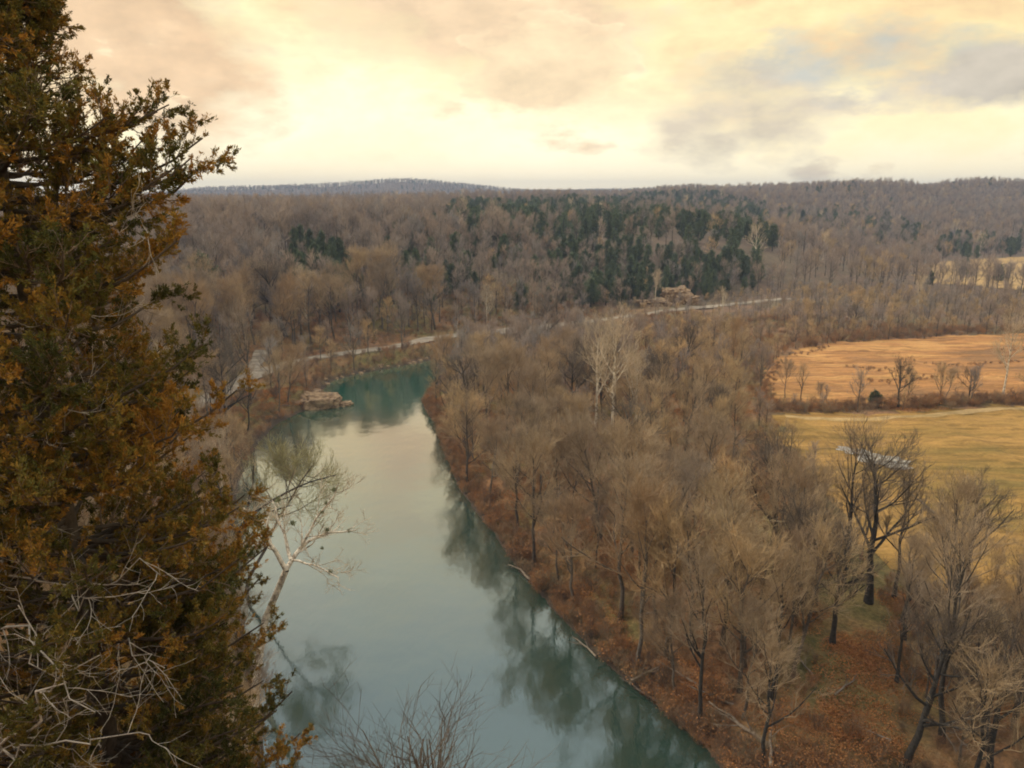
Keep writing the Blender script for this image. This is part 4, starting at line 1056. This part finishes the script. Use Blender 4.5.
SUN_AZ, SUN_EL = R(-70), R(40)
sl = bpy.data.lights.new('sun', 'SUN'); sl.energy = 1.5; sl.angle = R(14); sl.color = (1.0, 0.87, 0.70)
so = bpy.data.objects.new('sun', sl); COL.objects.link(so)
sd = Vector((math.sin(SUN_AZ)*math.cos(SUN_EL), math.cos(SUN_AZ)*math.cos(SUN_EL), math.sin(SUN_EL)))
so.rotation_euler = (-sd).to_track_quat('-Z', 'Y').to_euler()

def sky():
    w = bpy.data.worlds.new('World'); S.world = w; w.use_nodes = True; t = NT(w.node_tree)
    bg = w.node_tree.nodes['Background']; bg.inputs['Strength'].default_value = 0.10
    st = t.n('ShaderNodeTexSky', sky_type='NISHITA', sun_disc=False, sun_elevation=SUN_EL, sun_rotation=SUN_AZ)
    tc = t.n('ShaderNodeTexCoord'); v = tc.outputs['Generated']
    sp = t.n('ShaderNodeSeparateXYZ'); t.l(v, sp.inputs[0]); z = sp.outputs[2]
    def mapped(sc, off=(0, 0, 0)):
        mp = t.n('ShaderNodeMapping'); mp.inputs['Scale'].default_value = sc; mp.inputs['Location'].default_value = off; t.l(v, mp.inputs['Vector']); return mp.outputs[0]
    def blob(px_, py_, wx, wz):
        """soft patch of sky around one bearing; widths in radians"""
        d = ray(px_, py_); d = d/np.linalg.norm(d)
        s = t.n('ShaderNodeVectorMath', operation='SUBTRACT'); t.l(v, s.inputs[0]); s.inputs[1].default_value = d
        m_ = t.n('ShaderNodeVectorMath', operation='MULTIPLY'); t.l(s.outputs[0], m_.inputs[0]); m_.inputs[1].default_value = (1/wx, 1/wx, 1/wz)
        dd = t.n('ShaderNodeVectorMath', operation='DOT_PRODUCT'); t.l(m_.outputs[0], dd.inputs[0]); t.l(m_.outputs[0], dd.inputs[1])
        return t.math('EXPONENT', t.math('MULTIPLY', dd.outputs['Value'], -1.0))
    n1 = t.n('ShaderNodeTexNoise'); n1.inputs['Scale'].default_value = 3.4; n1.inputs['Detail'].default_value = 9; n1.inputs['Roughness'].default_value = 0.60; n1.inputs['Distortion'].default_value = 0.25
    t.l(mapped((1, 1, 2.2), (0.35, 0.1, 0.2)), n1.inputs['Vector']); N1 = n1.outputs[0]
    n2 = t.noise(mapped((1, 1, 2.4), (3.1, 1.7, 0.4)), 7.5, 8, 0.55)
    c = t.ramp(N1, [(0.36, (0.86, 0.58, 0.30)), (0.44, (0.98, 0.74, 0.37)), (0.50, (1.04, 0.86, 0.44)), (0.58, (1.08, 0.96, 0.60))])
    # warm glow where the low light breaks through
    gl = t.math('MAXIMUM', blob(505, 185, 0.28, 0.13), t.math('MULTIPLY', blob(330, 140, 0.22, 0.13), 0.8))
    c = t.mix(t.math('MULTIPLY', gl, t.ramp(N1, [(0.34, 0.45), (0.6, 1.0)])), c, (1.35, 1.20, 0.86))
    c = t.mix(t.ramp(z, [(0.015, 0.85), (0.05, 0.45), (0.14, 0.0)]), c, (1.55, 1.30, 0.84))
    # peach clouds left, centre; grey cloud right
    SRC = t.math('ADD', t.math('MULTIPLY', N1, 1.2), t.math('MULTIPLY', n2, 1.0))      # about 1.1 +- 0.2
    n3 = t.noise(mapped((1, 1, 2.0), (0.7, 5.2, 1.1)), 17.0, 7, 0.6)
    def cloud(c, mask, th, soft, col, rim=None):
        k = t.math('ADD', SRC, t.math('MULTIPLY', mask, 0.62))
        tx = t.ramp(t.math('ADD', t.math('MULTIPLY', n2, 0.6), t.math('MULTIPLY', n3, 0.4)), [(0.36, 0.84), (0.62, 1.22)]); col = t.mix(1.0, col, tx, 'MULTIPLY')
        if rim: c = t.mix(t.math('MULTIPLY', t.ramp(t.math('SUBTRACT', k, th-0.5), [(0.46, 0.0), (0.50, 0.7), (0.55, 0.0)]), t.ramp(n2, [(0.48, 0.0), (0.62, 0.8)])), c, rim)
        return t.mix(t.ramp(t.math('SUBTRACT', k, th-0.5), [(0.5, 0.0), (0.5+soft, 1.0)]), c, col)
    c = cloud(c, blob(150, 30, 0.17, 0.12), 1.32, 0.34, (0.80, 0.55, 0.31))
    c = cloud(c, blob(470, 10, 0.26, 0.08), 1.30, 0.30, (0.86, 0.63, 0.38))
    c = cloud(c, blob(545, 78, 0.10, 0.055), 1.36, 0.12, (0.92, 0.70, 0.42), (1.15, 0.96, 0.60))
    c = cloud(c, blob(740, 100, 0.13, 0.09), 1.44, 0.30, (0.66, 0.55, 0.39))
    c = cloud(c, blob(890, 45, 0.20, 0.05), 1.44, 0.26, (0.52, 0.50, 0.42))
    c = cloud(c, blob(1000, 75, 0.13, 0.04), 1.42, 0.2, (0.60, 0.52, 0.40))
    # the cover between is cooler and thicker higher up
    c = t.mix(t.ramp(z, [(0.28, 0.0), (0.44, 0.5), (0.58, 1.0)]), c, t.mix(N1, (0.42, 0.50, 0.50), (0.60, 0.66, 0.65)))
    c = t.mix(t.ramp(z, [(0.66, 0.0), (0.85, 1.0)]), c, (1.15, 1.12, 1.05))  # unseen zenith brightened as added fill light on the land below
    # broken cover: a little of the clear sky behind
    c10 = t.mix(1.0, c, (10.0, 10.0, 10.0), 'MULTIPLY')
    c = t.mix(0.94, st.outputs[0], c10)
    t.l(c, bg.inputs['Color'])
    w.cycles.sampling_method = 'MANUAL'; w.cycles.sample_map_resolution = 512
sky()

cd = bpy.data.cameras.new('camera'); cam = bpy.data.objects.new('camera', cd); COL.objects.link(cam)
cam.location = (0, 0, CAMZ); cam.rotation_euler = (math.pi/2-PITCH, 0, 0)
cd.sensor_width = 36; cd.lens = F*36/1024; cd.clip_start = 0.3; cd.clip_end = 30000
S.camera = cam
S.render.engine = 'CYCLES'
S.view_settings.view_transform = 'Standard'; S.view_settings.look = 'None'; S.view_settings.gamma = 1; S.view_settings.exposure = 0.28
S.cycles.filter_width = 1.9
S.cycles.max_bounces = 5; S.cycles.diffuse_bounces = 3; S.cycles.glossy_bounces = 2; S.cycles.volume_bounces = 0; S.cycles.transparent_max_bounces = 4
print('done')
